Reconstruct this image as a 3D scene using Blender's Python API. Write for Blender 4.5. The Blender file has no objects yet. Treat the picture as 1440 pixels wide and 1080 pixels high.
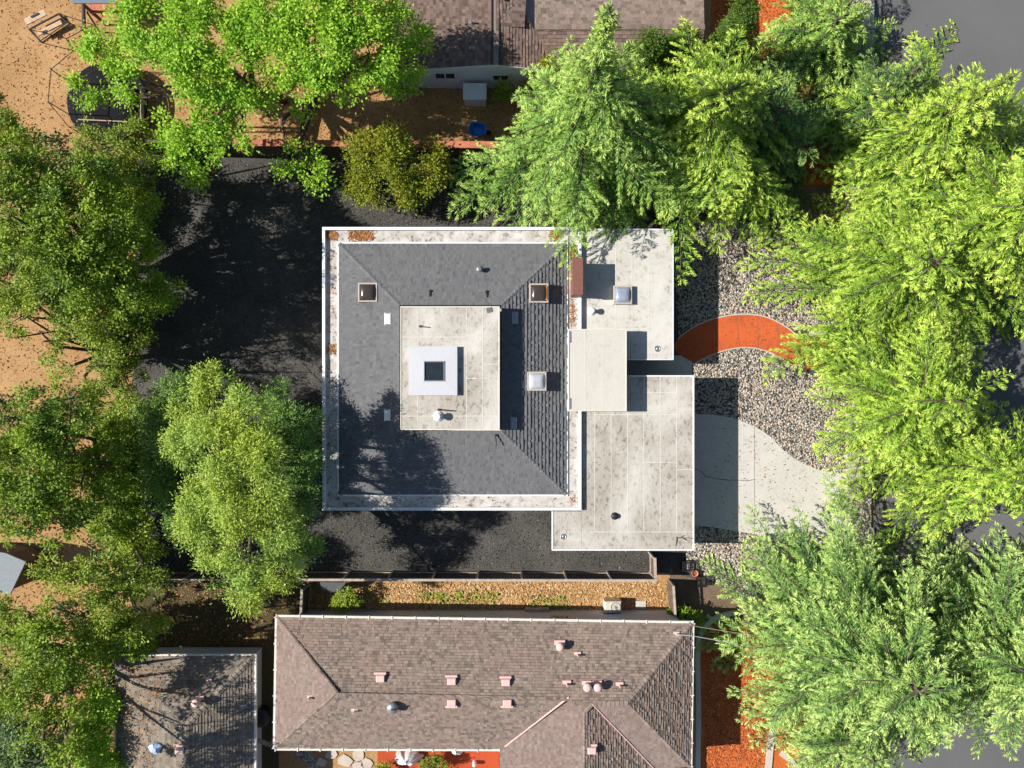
import bpy, math, random
import numpy as np
from mathutils import Vector, Matrix, noise as mnoise

random.seed(7)
RNG = np.random.default_rng(11)
H, F = 36.0, 960.0          # drone height (m) and focal length in photo pixels
PI = math.pi
scene = bpy.context.scene
COL = scene.collection
ORG = {}                    # world origin of every thing


def P(px, py, z=0.0):
    """photo pixel seen at height z -> world point"""
    k = (H - z) / F
    return Vector(((px - 720) * k, (540 - py) * k, z))


# ------------------------------------------------------------------ materials
def new_mat(name):
    m = bpy.data.materials.new(name)
    m.use_nodes = True
    nt = m.node_tree
    b = nt.nodes['Principled BSDF']
    return m, nt, b


def N(nt, t, **kw):
    n = nt.nodes.new(t)
    for k, v in kw.items():
        if k.startswith('i_'):
            n.inputs[k[2:].replace('_', ' ')].default_value = v
        else:
            setattr(n, k, v)
    return n


def ramp(nt, fac, stops):
    r = nt.nodes.new('ShaderNodeValToRGB')
    el = r.color_ramp.elements
    while len(el) < len(stops):
        el.new(0.5)
    for e, (p, c) in zip(el, stops):
        e.position = p
        e.color = (*c, 1)
    nt.links.new(fac, r.inputs[0])
    return r


def coords(nt, scale=(1, 1, 1)):
    tc = N(nt, 'ShaderNodeNewGeometry')
    mp = N(nt, 'ShaderNodeMapping')
    mp.inputs['Scale'].default_value = scale
    nt.links.new(tc.outputs['Position'], mp.inputs[0])
    return mp.outputs[0]


def tex_noise(nt, vec, scale, detail=6, rough=0.6, dist=0.0):
    n = N(nt, 'ShaderNodeTexNoise')
    n.inputs['Scale'].default_value = scale
    n.inputs['Detail'].default_value = detail
    n.inputs['Roughness'].default_value = rough
    n.inputs['Distortion'].default_value = dist
    nt.links.new(vec, n.inputs['Vector'])
    return n.outputs['Fac']


def mix(nt, fac, a, b, mode='MIX'):
    m = N(nt, 'ShaderNodeMix', data_type='RGBA', blend_type=mode)
    for sock, v in ((m.inputs[0], fac), (m.inputs[6], a), (m.inputs[7], b)):
        if isinstance(v, bpy.types.NodeSocket):
            nt.links.new(v, sock)
        elif isinstance(v, (int, float)):
            sock.default_value = v
        else:
            sock.default_value = (*v, 1)
    return m.outputs[2]


def bump(nt, b, h, strength, dist):
    bp = N(nt, 'ShaderNodeBump')
    bp.inputs['Strength'].default_value = strength
    bp.inputs['Distance'].default_value = dist
    nt.links.new(h, bp.inputs['Height'])
    nt.links.new(bp.outputs[0], b.inputs['Normal'])


def mat_plain(name, col, rough=0.6, metal=0.0, var=0.12, scale=6.0, spec=0.5):
    m, nt, b = new_mat(name)
    v = coords(nt)
    f = tex_noise(nt, v, scale, 5)
    r = ramp(nt, f, [(0.3, tuple(c * (1 - var) for c in col)), (0.7, tuple(min(1, c * (1 + var)) for c in col))])
    nt.links.new(r.outputs[0], b.inputs['Base Color'])
    b.inputs['Roughness'].default_value = rough
    b.inputs['Metallic'].default_value = metal
    b.inputs['Specular IOR Level'].default_value = spec
    return m


def mat_ground(name, c1, c2, c3, big=0.25, fine=14.0, bumpd=0.03, rough=0.95, mixf=0.5):
    """soil-like: broad patches times fine grain"""
    m, nt, b = new_mat(name)
    v = coords(nt)
    f1 = tex_noise(nt, v, big, 5, 0.6, 0.4)
    f2 = tex_noise(nt, v, fine, 8, 0.75)
    r1 = ramp(nt, f1, [(0.3, c1), (0.5, c2), (0.7, c3)])
    r2 = ramp(nt, f2, [(0.28, tuple(c * 0.45 for c in c1)), (0.5, c2), (0.74, tuple(min(1, c * 1.5) for c in c3))])
    nt.links.new(mix(nt, mixf, r1.outputs[0], r2.outputs[0]), b.inputs['Base Color'])
    b.inputs['Roughness'].default_value = rough
    b.inputs['Specular IOR Level'].default_value = 0.15
    bump(nt, b, f2, 0.7, bumpd)
    return m


def mat_island(name, stops, rough=0.8, patch=None, spec=0.3, grain=None):
    """colour picked per loose piece (leaf, pebble, shingle tab), optional broad patches"""
    m, nt, b = new_mat(name)
    g = N(nt, 'ShaderNodeNewGeometry')
    r = ramp(nt, g.outputs['Random Per Island'], stops)
    out = r.outputs[0]
    if patch:
        v = coords(nt)
        f = tex_noise(nt, v, patch[0], 5, 0.65)
        pr = ramp(nt, f, [(0.32, (0, 0, 0)), (0.68, (1, 1, 1))])
        mm = N(nt, 'ShaderNodeMath', operation='MULTIPLY')
        nt.links.new(pr.outputs[0], mm.inputs[0])
        mm.inputs[1].default_value = patch[2]
        out = mix(nt, mm.outputs[0], out, patch[1])
    if grain:
        v = coords(nt)
        f = tex_noise(nt, v, grain, 4, 0.8)
        gr = ramp(nt, f, [(0.25, (0.5, 0.5, 0.5)), (0.75, (1.4, 1.4, 1.4))])
        out = mix(nt, 0.8, out, gr.outputs[0], 'MULTIPLY')
    nt.links.new(out, b.inputs['Base Color'])
    b.inputs['Roughness'].default_value = rough
    b.inputs['Specular IOR Level'].default_value = spec
    return m


def mat_leaf(name, dark, mid, light, patchcol, patchamt=0.6, patchscale=0.5, trans=0.4, rough=0.55):
    m, nt, b = new_mat(name)
    g = N(nt, 'ShaderNodeNewGeometry')
    r = ramp(nt, g.outputs['Random Per Island'], [(0.0, dark), (0.5, mid), (1.0, light)])
    v = coords(nt)
    f = tex_noise(nt, v, patchscale, 4, 0.6)
    pr = ramp(nt, f, [(0.35, (0, 0, 0)), (0.65, (patchamt,) * 3)])
    c = mix(nt, pr.outputs[0], r.outputs[0], patchcol)
    nt.links.new(c, b.inputs['Base Color'])
    b.inputs['Roughness'].default_value = rough
    b.inputs['Specular IOR Level'].default_value = 0.25
    t = N(nt, 'ShaderNodeBsdfTranslucent')
    nt.links.new(c, t.inputs[0])
    ms = N(nt, 'ShaderNodeMixShader')
    ms.inputs[0].default_value = trans
    nt.links.new(b.outputs[0], ms.inputs[1])
    nt.links.new(t.outputs[0], ms.inputs[2])
    nt.links.new(ms.outputs[0], nt.nodes['Material Output'].inputs[0])
    return m


def mat_stained(name, base, stain, dark, scale=1.0, amount=0.5, fine=9.0, stretch=(1, 1, 1), thr=0.5, rough=0.85):
    """weathered roof coating: broad stains and dirt speckles"""
    m, nt, b = new_mat(name)
    v = coords(nt, stretch)
    f1 = tex_noise(nt, v, scale, 7, 0.65, 0.6)
    f2 = tex_noise(nt, v, fine, 9, 0.75, 0.3)
    r1 = ramp(nt, f1, [(thr - 0.12, (0, 0, 0)), (thr + 0.18, (1, 1, 1))])
    m1 = N(nt, 'ShaderNodeMath', operation='MULTIPLY')
    nt.links.new(r1.outputs[0], m1.inputs[0])
    m1.inputs[1].default_value = amount
    c = mix(nt, m1.outputs[0], base, stain)
    r2 = ramp(nt, f2, [(0.52, (0, 0, 0)), (0.62, (1, 1, 1))])
    m2 = N(nt, 'ShaderNodeMath', operation='MULTIPLY')
    nt.links.new(r2.outputs[0], m2.inputs[0])
    nt.links.new(r1.outputs[0], m2.inputs[1])
    c = mix(nt, m2.outputs[0], c, dark)
    f3 = tex_noise(nt, coords(nt), 30, 4, 0.7)
    r3 = ramp(nt, f3, [(0.3, (0.88, 0.88, 0.88)), (0.7, (1.08, 1.08, 1.08))])
    c = mix(nt, 1.0, c, r3.outputs[0], 'MULTIPLY')
    nt.links.new(c, b.inputs['Base Color'])
    b.inputs['Roughness'].default_value = rough
    b.inputs['Specular IOR Level'].default_value = 0.25
    bump(nt, b, f2, 0.25, 0.01)
    return m


M = {}
M['dirt'] = mat_ground('dry_dirt', (.27, .15, .065), (.40, .235, .105), (.50, .31, .15), 0.35, 9, 0.04, mixf=0.4)
M['mulch'] = mat_ground('black_mulch', (.038, .036, .033), (.080, .075, .068), (.15, .14, .125), 0.5, 11, 0.06)
M['lawn'] = mat_ground('shaded_lawn', (.06, .055, .025), (.085, .07, .035), (.13, .10, .05), 0.5, 12, 0.05)
M['straw'] = mat_ground('straw_mulch', (.30, .16, .06), (.45, .26, .10), (.58, .38, .18), 0.6, 8, 0.05)
M['bark'] = mat_ground('red_bark', (.36, .078, .018), (.52, .13, .03), (.64, .20, .06), 0.7, 12, 0.04)
M['soil'] = mat_ground('brown_soil', (.10, .065, .045), (.16, .11, .075), (.22, .16, .11), 0.6, 10, 0.04)
M['asphalt'] = mat_ground('asphalt', (.105, .105, .107), (.125, .125, .127), (.145, .145, .147), 0.12, 40, 0.004, mixf=0.25)
M['concrete'] = mat_stained('concrete', (.56, .535, .48), (.46, .44, .39), (.33, .31, .28), 0.5, 0.6, 7)
M['pale_concrete'] = mat_stained('pale_concrete', (.55, .47, .40), (.45, .39, .33), (.30, .27, .24), 0.8, 0.6, 9)
M['bed'] = mat_ground('pebble_bed', (.05, .046, .042), (.075, .07, .062), (.10, .09, .08), 0.5, 15, 0.03)
M['pebble'] = mat_island('river_pebbles', [(0, (.09, .08, .075)), (.3, (.24, .215, .195)), (.55, (.38, .34, .29)), (.72, (.44, .37, .28)), (.86, (.56, .52, .46)), (.95, (.46, .27, .13)), (1, (.70, .66, .60))], 0.6)
M['orange_paint'] = mat_stained('orange_paving', (.58, .115, .032), (.42, .085, .03), (.24, .07, .035), 0.9, 0.75, 5)
M['patio'] = mat_stained('red_patio', (.46, .075, .025), (.34, .06, .02), (.24, .05, .02), 0.8, 0.5, 8)
M['roof_grey'] = mat_island('grey_shingles', [(0, (.105, .106, .113)), (.15, (.135, .136, .142)), (.8, (.155, .156, .161)), (1, (.175, .176, .18))], 0.9, (0.6, (.15, .15, .155), 0.4), 0.2, 25)
M['roof_brown'] = mat_island('brown_shingles', [(0, (.115, .095, .08)), (.25, (.195, .16, .132)), (.55, (.24, .20, .165)), (.85, (.28, .205, .165)), (1, (.325, .27, .222))], 0.9, (0.35, (.27, .18, .15), 0.5), 0.2, 25)
M['roof_brown_sunlit'] = mat_island('sunlit_brown_shingles', [(0, (.20, .155, .135)), (.5, (.25, .195, .168)), (1, (.30, .24, .21))], 0.9, (0.5, (.26, .165, .14), 0.5), 0.2, 25)  # paler, evener copy of the brown shingles: sunlight on these slopes put into colour
M['roof_dark_brown'] = mat_island('dark_brown_shingles', [(0, (.10, .07, .06)), (.5, (.175, .125, .105)), (1, (.25, .185, .15))], 0.9, (0.3, (.22, .14, .11), 0.4), 0.2, 25)
M['roof_tan_grey'] = mat_island('tan_grey_shingles', [(0, (.14, .12, .10)), (.5, (.22, .19, .155)), (1, (.30, .26, .21))], 0.9, (0.4, (.25, .19, .14), 0.5), 0.2, 25)
M['coat'] = mat_stained('white_roof_coating', (.62, .59, .54), (.36, .325, .27), (.17, .15, .125), 0.34, 0.95, 6.0, (1, .6, 1), 0.44)
M['coat_clean'] = mat_stained('clean_roof_coating', (.60, .575, .525), (.45, .42, .37), (.25, .23, .20), 0.6, 0.6, 3.2, thr=.5)
M['band'] = mat_stained('dirty_gutter_band', (.66, .64, .60), (.34, .29, .24), (.06, .045, .035), 1.1, 0.65, 3.6, thr=0.42)
M['white'] = mat_plain('white_trim', (.72, .72, .72), 0.5, var=0.05)
M['seam'] = mat_plain('roof_seams', (.62, .59, .53), 0.8, var=0.1)
M['wall_main'] = mat_plain('grey_siding', (.30, .29, .28), 0.8)
M['wall_pale'] = mat_plain('pale_stucco', (.55, .54, .55), 0.8, var=0.06)
M['wall_lav'] = mat_plain('lavender_stucco', (.74, .71, .76), 0.8, var=0.06)
M['pink'] = mat_plain('pink_painted_metal', (.72, .46, .42), 0.5, var=0.06)
M['gutter'] = mat_plain('cream_gutter', (.70, .64, .58), 0.4, var=0.1)
M['brick'] = mat_plain('red_brown_metal', (.20, .085, .065), 0.5, var=0.15)
M['black_metal'] = mat_plain('black_metal', (.02, .02, .022), 0.45)
M['grey_metal'] = mat_plain('grey_metal', (.33, .34, .36), 0.4, 0.6)
M['wood_dark'] = mat_plain('weathered_wood', (.11, .075, .055), 0.85, var=0.35, scale=4)
M['wood_pale'] = mat_plain('pale_wood', (.40, .33, .27), 0.8, var=0.25, scale=4)
M['wood_red'] = mat_plain('red_stained_wood', (.44, .14, .07), 0.75, var=0.3, scale=4)
M['wood_tan'] = mat_plain('tan_wood', (.50, .36, .24), 0.75, var=0.2, scale=5)
M['frame_tan'] = mat_plain('skylight_curb', (.46, .40, .35), 0.5, var=0.08)
M['frame_bronze'] = mat_plain('orange_curb', (.50, .22, .05), 0.5, var=0.08)
M['blue'] = mat_plain('blue_plastic', (.02, .15, .55), 0.3, var=0.06)
M['bark_tree'] = mat_ground('tree_bark', (.07, .05, .035), (.11, .085, .065), (.17, .14, .115), 1.5, 8, 0.05)
M['plastic_white'] = mat_plain('white_sheet', (.72, .73, .76), 0.45, var=0.05)
M['ac'] = mat_plain('cream_enamel', (.60, .55, .46), 0.45, var=0.06)
M['terracotta'] = mat_plain('terracotta', (.50, .15, .06), 0.7)
M['litter'] = mat_island('fallen_leaves', [(0, (.20, .07, .02)), (.5, (.38, .15, .05)), (1, (.50, .26, .10))], 0.8)
M['straw_bits'] = mat_island('straw_bits', [(0, (.28, .12, .04)), (.4, (.50, .27, .10)), (.75, (.60, .40, .20)), (.93, (.62, .50, .33)), (1, (.25, .30, .06))], 0.8)
M['chips'] = mat_island('mulch_chips', [(0, (.018, .017, .016)), (.5, (.06, .056, .051)), (.85, (.13, .12, .108)), (1, (.22, .20, .175))], 0.7)
M['bark_bits'] = mat_island('bark_bits', [(0, (.22, .045, .012)), (.5, (.46, .10, .028)), (.9, (.58, .18, .06)), (1, (.62, .40, .25))], 0.8)


def mat_glass(name, col, rough=0.08, metal=0.0):
    m, nt, b = new_mat(name)
    b.inputs['Base Color'].default_value = (*col, 1)
    b.inputs['Roughness'].default_value = rough
    b.inputs['Metallic'].default_value = metal
    b.inputs['Specular IOR Level'].default_value = 0.7
    f = tex_noise(nt, coords(nt), 3, 3)
    r = ramp(nt, f, [(0.3, tuple(c * 0.85 for c in col)), (0.7, tuple(min(1, c * 1.15) for c in col))])
    nt.links.new(r.outputs[0], b.inputs['Base Color'])
    return m


def mat_needles(name, inner, mid, tip, trans=0.2):
    """conifer needles: older growth near the limb is deeper green, young growth at the tips paler"""
    m, nt, b = new_mat(name)
    g = N(nt, 'ShaderNodeNewGeometry')
    a = N(nt, 'ShaderNodeAttribute', attribute_name='growth')
    f = tex_noise(nt, coords(nt), 0.55, 4, 0.6)
    ad = N(nt, 'ShaderNodeMath', operation='MULTIPLY_ADD')
    nt.links.new(g.outputs['Random Per Island'], ad.inputs[0])
    ad.inputs[1].default_value = 0.34
    nt.links.new(a.outputs['Fac'], ad.inputs[2])
    ad2 = N(nt, 'ShaderNodeMath', operation='MULTIPLY_ADD')
    nt.links.new(f, ad2.inputs[0])
    ad2.inputs[1].default_value = 0.7
    nt.links.new(ad.outputs[0], ad2.inputs[2])
    sb = N(nt, 'ShaderNodeMath', operation='SUBTRACT')
    nt.links.new(ad2.outputs[0], sb.inputs[0])
    sb.inputs[1].default_value = 0.52
    c = ramp(nt, sb.outputs[0], [(0.0, inner), (0.45, mid), (0.95, tip)]).outputs[0]
    nt.links.new(c, b.inputs['Base Color'])
    b.inputs['Roughness'].default_value = 0.5
    b.inputs['Specular IOR Level'].default_value = 0.25
    t = N(nt, 'ShaderNodeBsdfTranslucent')
    nt.links.new(c, t.inputs[0])
    ms = N(nt, 'ShaderNodeMixShader')
    ms.inputs[0].default_value = trans
    nt.links.new(b.outputs[0], ms.inputs[1])
    nt.links.new(t.outputs[0], ms.inputs[2])
    nt.links.new(ms.outputs[0], nt.nodes['Material Output'].inputs[0])
    return m


M['dome_bronze'] = mat_glass('bronze_dome', (.055, .04, .033), 0.16)
M['dome_clear'] = mat_glass('pale_dome', (.42, .43, .47), 0.14)
M['dome_blue'] = mat_glass('grey_blue_dome', (.26, .30, .38), 0.14)
M['glass'] = mat_glass('window_glass', (.02, .028, .035), 0.05)

L = {}
L['cedar'] = mat_needles('cedar_needles', (.10, .22, .045), (.29, .47, .085), (.52, .66, .17))
L['cedar_yellow'] = mat_needles('yellow_cedar_needles', (.13, .26, .03), (.34, .51, .06), (.61, .73, .13))
L['cedar_blue'] = mat_needles('blue_cedar_needles', (.10, .22, .06), (.31, .48, .12), (.60, .72, .22))
L['cedar_shade_tint'] = mat_needles('shade_tinted_cedar_needles', (.06, .13, .04), (.13, .25, .065), (.30, .42, .10))  # darker needle copy: the shade lying on these cedars is put into the colour
L['maple'] = mat_leaf('bright_maple_leaves', (.11, .29, .018), (.26, .51, .035), (.50, .72, .09), (.48, .68, .06), 0.6, 0.7, 0.34)
L['oak'] = mat_leaf('oak_leaves', (.03, .085, .012), (.095, .20, .02), (.29, .42, .045), (.34, .46, .032), 0.75, 0.6, 0.26)
L['oak_sparse'] = mat_leaf('pale_oak_leaves', (.06, .13, .02), (.18, .28, .032), (.40, .47, .07), (.38, .47, .04), 0.7, 0.6, 0.28)
L['fluffy'] = mat_leaf('feathery_leaves', (.20, .33, .06), (.36, .53, .10), (.53, .67, .17), (.54, .62, .08), 0.7, 0.4, 0.36)
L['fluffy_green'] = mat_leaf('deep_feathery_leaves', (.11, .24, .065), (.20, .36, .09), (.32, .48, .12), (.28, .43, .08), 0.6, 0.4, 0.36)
L['ivy'] = mat_leaf('ivy_leaves', (.025, .06, .012), (.05, .11, .018), (.12, .19, .03), (.10, .14, .02), 0.6, 0.5, 0.25)
L['olive'] = mat_leaf('olive_gold_leaves', (.07, .105, .015), (.19, .27, .025), (.40, .46, .04), (.46, .40, .03), 0.5, 0.5, 0.42)
L['gold'] = mat_leaf('golden_shrub_leaves', (.20, .21, .012), (.34, .34, .02), (.46, .44, .03), (.44, .40, .02), 0.5, 0.8, 0.42)
L['dark'] = mat_leaf('dark_conifer_leaves', (.05, .11, .018), (.09, .18, .026), (.17, .26, .035), (.14, .21, .025), 0.5, 0.8, 0.4)
L['bluegreen'] = mat_leaf('bluish_leaves', (.13, .22, .10), (.21, .32, .14), (.32, .42, .19), (.24, .35, .12), 0.5, 0.6, 0.4)


# ------------------------------------------------------------------ mesh building
class MB:
    def __init__(self):
        self.v, self.f = [], []

    def add(self, vs, fs):
        o = len(self.v)
        self.v += [tuple(p) for p in vs]
        self.f += [tuple(o + i for i in f) for f in fs]
        return self

    def box(self, x0, x1, y0, y1, z0, z1):
        x0, x1 = min(x0, x1), max(x0, x1)
        y0, y1 = min(y0, y1), max(y0, y1)
        return self.add([(x0, y0, z0), (x1, y0, z0), (x1, y1, z0), (x0, y1, z0), (x0, y0, z1), (x1, y0, z1), (x1, y1, z1), (x0, y1, z1)],
                        [(3, 2, 1, 0), (4, 5, 6, 7), (0, 1, 5, 4), (1, 2, 6, 5), (2, 3, 7, 6), (3, 0, 4, 7)])

    def bev(self, x0, x1, y0, y1, z0, z1, b=0.02):
        """box with a chamfered top"""
        x0, x1 = min(x0, x1), max(x0, x1)
        y0, y1 = min(y0, y1), max(y0, y1)
        vs = []
        for (i, z) in ((0, z0), (0, z1 - b), (b, z1)):
            vs += [(x0 + i, y0 + i, z), (x1 - i, y0 + i, z), (x1 - i, y1 - i, z), (x0 + i, y1 - i, z)]
        fs = [(3, 2, 1, 0), (8, 9, 10, 11)]
        for r in (0, 4):
            for k in range(4):
                a, c = r + k, r + (k + 1) % 4
                fs.append((a, c, c + 4, a + 4))
        return self.add(vs, fs)

    def obox(self, c, ax, hx, hy, z0, z1):
        """box turned about z; ax = direction of its local x"""
        ux = Vector((ax[0], ax[1], 0)).normalized()
        uy = Vector((-ux.y, ux.x, 0))
        c = Vector((c[0], c[1], 0))
        q = [c - ux * hx - uy * hy, c + ux * hx - uy * hy, c + ux * hx + uy * hy, c - ux * hx + uy * hy]
        vs = [(p.x, p.y, z0) for p in q] + [(p.x, p.y, z1) for p in q]
        return self.add(vs, [(3, 2, 1, 0), (4, 5, 6, 7), (0, 1, 5, 4), (1, 2, 6, 5), (2, 3, 7, 6), (3, 0, 4, 7)])

    def prism(self, pts, z0, z1):
        """pts: xy list counter-clockwise"""
        a = sum(pts[i][0] * pts[(i + 1) % len(pts)][1] - pts[(i + 1) % len(pts)][0] * pts[i][1] for i in range(len(pts)))
        if a < 0:
            pts = pts[::-1]
        n = len(pts)
        vs = [(p[0], p[1], z0) for p in pts] + [(p[0], p[1], z1) for p in pts]
        fs = [tuple(range(n - 1, -1, -1)), tuple(range(n, 2 * n))]
        fs += [(i, (i + 1) % n, n + (i + 1) % n, n + i) for i in range(n)]
        return self.add(vs, fs)

    def tube(self, pts, radii, seg=6, caps=True):
        pts = [Vector(p) for p in pts]
        if isinstance(radii, (int, float)):
            radii = [radii] * len(pts)
        o = len(self.v)
        for i, p in enumerate(pts):
            d = (pts[min(i + 1, len(pts) - 1)] - pts[max(i - 1, 0)]).normalized()
            a = d.orthogonal().normalized() if abs(d.z) > 0.9 else d.cross(Vector((0, 0, 1))).normalized()
            b = d.cross(a)
            for k in range(seg):
                t = 2 * PI * k / seg
                self.v.append(tuple(p + (a * math.cos(t) + b * math.sin(t)) * radii[i]))
        for i in range(len(pts) - 1):
            for k in range(seg):
                k2 = (k + 1) % seg
                self.f.append((o + i * seg + k, o + i * seg + k2, o + (i + 1) * seg + k2, o + (i + 1) * seg + k))
        if caps:
            self.f.append(tuple(o + k for k in range(seg))[::-1])
            self.f.append(tuple(o + (len(pts) - 1) * seg + k for k in range(seg)))
        return self

    def lathe(self, c, prof, seg=16):
        """prof: list of (r, z)"""
        o = len(self.v)
        for r, z in prof:
            for k in range(seg):
                t = 2 * PI * k / seg
                self.v.append((c[0] + r * math.cos(t), c[1] + r * math.sin(t), z))
        for i in range(len(prof) - 1):
            for k in range(seg):
                k2 = (k + 1) % seg
                self.f.append((o + i * seg + k, o + i * seg + k2, o + (i + 1) * seg + k2, o + (i + 1) * seg + k))
        self.f.append(tuple(o + (len(prof) - 1) * seg + k for k in range(seg)))
        return self


def link_mesh(name, me, mat, parent):
    o = bpy.data.objects.new(name, me)
    COL.objects.link(o)
    me.materials.append(mat)
    if parent is not None:
        o.parent = parent
        ORG[o.name] = ORG[parent.name]
    else:
        ORG[o.name] = Vector((0, 0, 0))
    return o


def obj(name, mb, mat, parent=None, smooth=False, origin=None):
    """ONE mesh object from a builder in world coordinates"""
    off = ORG[parent.name] if parent is not None else (Vector(origin) if origin is not None else Vector((0, 0, 0)))
    me = bpy.data.meshes.new(name)
    me.from_pydata([(v[0] - off[0], v[1] - off[1], v[2] - off[2]) for v in mb.v], [], mb.f)
    if smooth:
        me.polygons.foreach_set('use_smooth', [True] * len(me.polygons))
    me.update()
    o = link_mesh(name, me, mat, parent)
    if parent is None and origin is not None:
        o.location = Vector(origin)
        ORG[o.name] = Vector(origin)
    return o


def npobj(name, V, Fc, mat, parent=None, smooth=False, growth=None):
    off = np.array(ORG[parent.name] if parent is not None else (0, 0, 0), dtype=np.float32)
    V = (V.reshape(-1, 3) - off).astype(np.float32)
    k = Fc.shape[1]
    me = bpy.data.meshes.new(name)
    me.vertices.add(len(V))
    me.vertices.foreach_set('co', V.ravel())
    me.loops.add(Fc.size)
    me.loops.foreach_set('vertex_index', Fc.astype(np.int32).ravel())
    me.polygons.add(len(Fc))
    me.polygons.foreach_set('loop_start', np.arange(0, Fc.size, k, dtype=np.int32))
    me.polygons.foreach_set('loop_total', np.full(len(Fc), k, dtype=np.int32))
    if smooth:
        me.polygons.foreach_set('use_smooth', np.ones(len(Fc), dtype=bool))
    if growth is not None:
        at = me.attributes.new('growth', 'FLOAT', 'POINT')
        at.data.foreach_set('value', np.repeat(growth, 4).astype(np.float32))
    me.update(calc_edges=True)
    return link_mesh(name, me, mat, parent)


def tag(o, label=None, cat=None, group=None, kind=None):
    if label: o['label'] = label
    if cat: o['category'] = cat
    if group: o['group'] = group
    if kind: o['kind'] = kind
    return o


def thing(name, label, cat, loc, group=None):
    o = bpy.data.objects.new(name, None)
    COL.objects.link(o)
    o.empty_display_size = 0.3
    o.location = Vector(loc)
    ORG[o.name] = Vector(loc)
    return tag(o, label, cat, group)


def rect(px0, py0, px1, py1, z):
    a, b = P(px0, py1, z), P(px1, py0, z)
    return a.x, b.x, a.y, b.y


def sheet(name, pts, z, mat, kind='structure', label=None, cat=None):
    """flat ground sheet from photo pixels"""
    w = [P(x, y, 0) for x, y in pts]
    mb = MB()
    a = sum(w[i].x * w[(i + 1) % len(w)].y - w[(i + 1) % len(w)].x * w[i].y for i in range(len(w)))
    if a < 0:
        w = w[::-1]
    mb.add([(p.x, p.y, z) for p in w], [tuple(range(len(w)))])
    o = obj(name, mb, mat)
    return tag(o, label, cat, None, kind)


def smooth_line(pts, n=6):
    """Catmull-Rom through pixel points"""
    out = []
    for i in range(len(pts) - 1):
        p0, p1, p2, p3 = pts[max(i - 1, 0)], pts[i], pts[i + 1], pts[min(i + 2, len(pts) - 1)]
        for k in range(n):
            t = k / n
            out.append(tuple(0.5 * (2 * p1[j] + (p2[j] - p0[j]) * t + (2 * p0[j] - 5 * p1[j] + 4 * p2[j] - p3[j]) * t * t +
                             (3 * p1[j] - p0[j] - 3 * p2[j] + p3[j]) * t ** 3) for j in range(2)))
    out.append(tuple(pts[-1]))
    return out


def ribbon(mb, line, w, z0, z1):
    """one continuous raised strip along a pixel polyline; w = half width in m (number or list)"""
    p = [P(*q) for q in line]
    n = len(p)
    ws = [w] * n if isinstance(w, (int, float)) else w
    o = len(mb.v)
    for i in range(n):
        d = (p[min(i + 1, n - 1)] - p[max(i - 1, 0)]).normalized()
        s = Vector((-d.y, d.x, 0)) * ws[i]
        a, b = p[i] + s, p[i] - s
        mb.v += [(a.x, a.y, z0), (a.x, a.y, z1), (b.x, b.y, z1), (b.x, b.y, z0)]
    for i in range(n - 1):
        for k in range(3):
            a = o + i * 4 + k
            mb.f.append((a, a + 4, a + 5, a + 1))
    mb.f += [(o, o + 1, o + 2, o + 3), (o + 4 * n - 1, o + 4 * n - 2, o + 4 * n - 3, o + 4 * n - 4)]
    return mb


def inside(poly, X, Y):
    c = np.zeros(len(X), bool)
    n = len(poly)
    for i in range(n):
        x0, y0 = poly[i]
        x1, y1 = poly[(i + 1) % n]
        if y0 == y1:
            continue
        s = ((y0 > Y) != (y1 > Y)) & (X < (x1 - x0) * (Y - y0) / (y1 - y0) + x0)
        c ^= s
    return c


def sample(poly, n):
    """n random world xy points in a photo-pixel polygon on the ground"""
    w = [tuple(P(x, y)[:2]) for x, y in poly]
    a = np.array(w)
    lo, hi = a.min(0), a.max(0)
    out = np.zeros((0, 2))
    while len(out) < n:
        q = RNG.uniform(lo, hi, (n * 2, 2))
        out = np.vstack([out, q[inside(w, q[:, 0], q[:, 1])]])
    return out[:n]


def unit(a):
    return a / np.maximum(np.linalg.norm(a, axis=-1, keepdims=True), 1e-9)


def blades(C, A, Nn, ln, wd, fold=0.0):
    """diamond leaves: base C, direction A, normal Nn -> verts (n,4,3)"""
    A = unit(A)
    B = unit(np.cross(Nn, A))
    Nn = np.cross(A, B)
    ln = ln[:, None]
    wd = wd[:, None]
    v0 = C
    v1 = C + A * ln * 0.45 + B * wd * 0.5 + Nn * fold * wd
    v2 = C + A * ln
    v3 = C + A * ln * 0.45 - B * wd * 0.5 + Nn * fold * wd
    return np.stack([v0, v1, v2, v3], 1)


def quads(n):
    return np.arange(n * 4).reshape(n, 4)


def litter(name, xy, z, size, mat, label, cat, flat=0.35):
    n = len(xy)
    C = np.column_stack([xy, np.full(n, z) if np.isscalar(z) else z])
    C[:, 2] += RNG.uniform(0.005, 0.03, n)
    az = RNG.uniform(0, 2 * PI, n)
    A = np.column_stack([np.cos(az), np.sin(az), RNG.normal(0, flat * 0.4, n)])
    Nn = np.column_stack([RNG.normal(0, flat, n), RNG.normal(0, flat, n), np.ones(n)])
    s = size * RNG.uniform(0.6, 1.4, n)
    V = blades(C, A, Nn, s, s * RNG.uniform(0.3, 0.7, n), 0.1)
    o = npobj(name, V, quads(n), mat)
    return tag(o, label, cat, None, 'stuff')


# ------------------------------------------------------------------ roofs
def clip(poly, a, b, c):
    """keep a*x+b*y+c >= 0"""
    out = []
    n = len(poly)
    for i in range(n):
        p, q = poly[i], poly[(i + 1) % n]
        dp, dq = a * p[0] + b * p[1] + c, a * q[0] + b * q[1] + c
        if dp >= 0:
            out.append(p)
        if (dp >= 0) != (dq >= 0):
            t = dp / (dp - dq)
            out.append((p[0] + (q[0] - p[0]) * t, p[1] + (q[1] - p[1]) * t))
    return out


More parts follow.
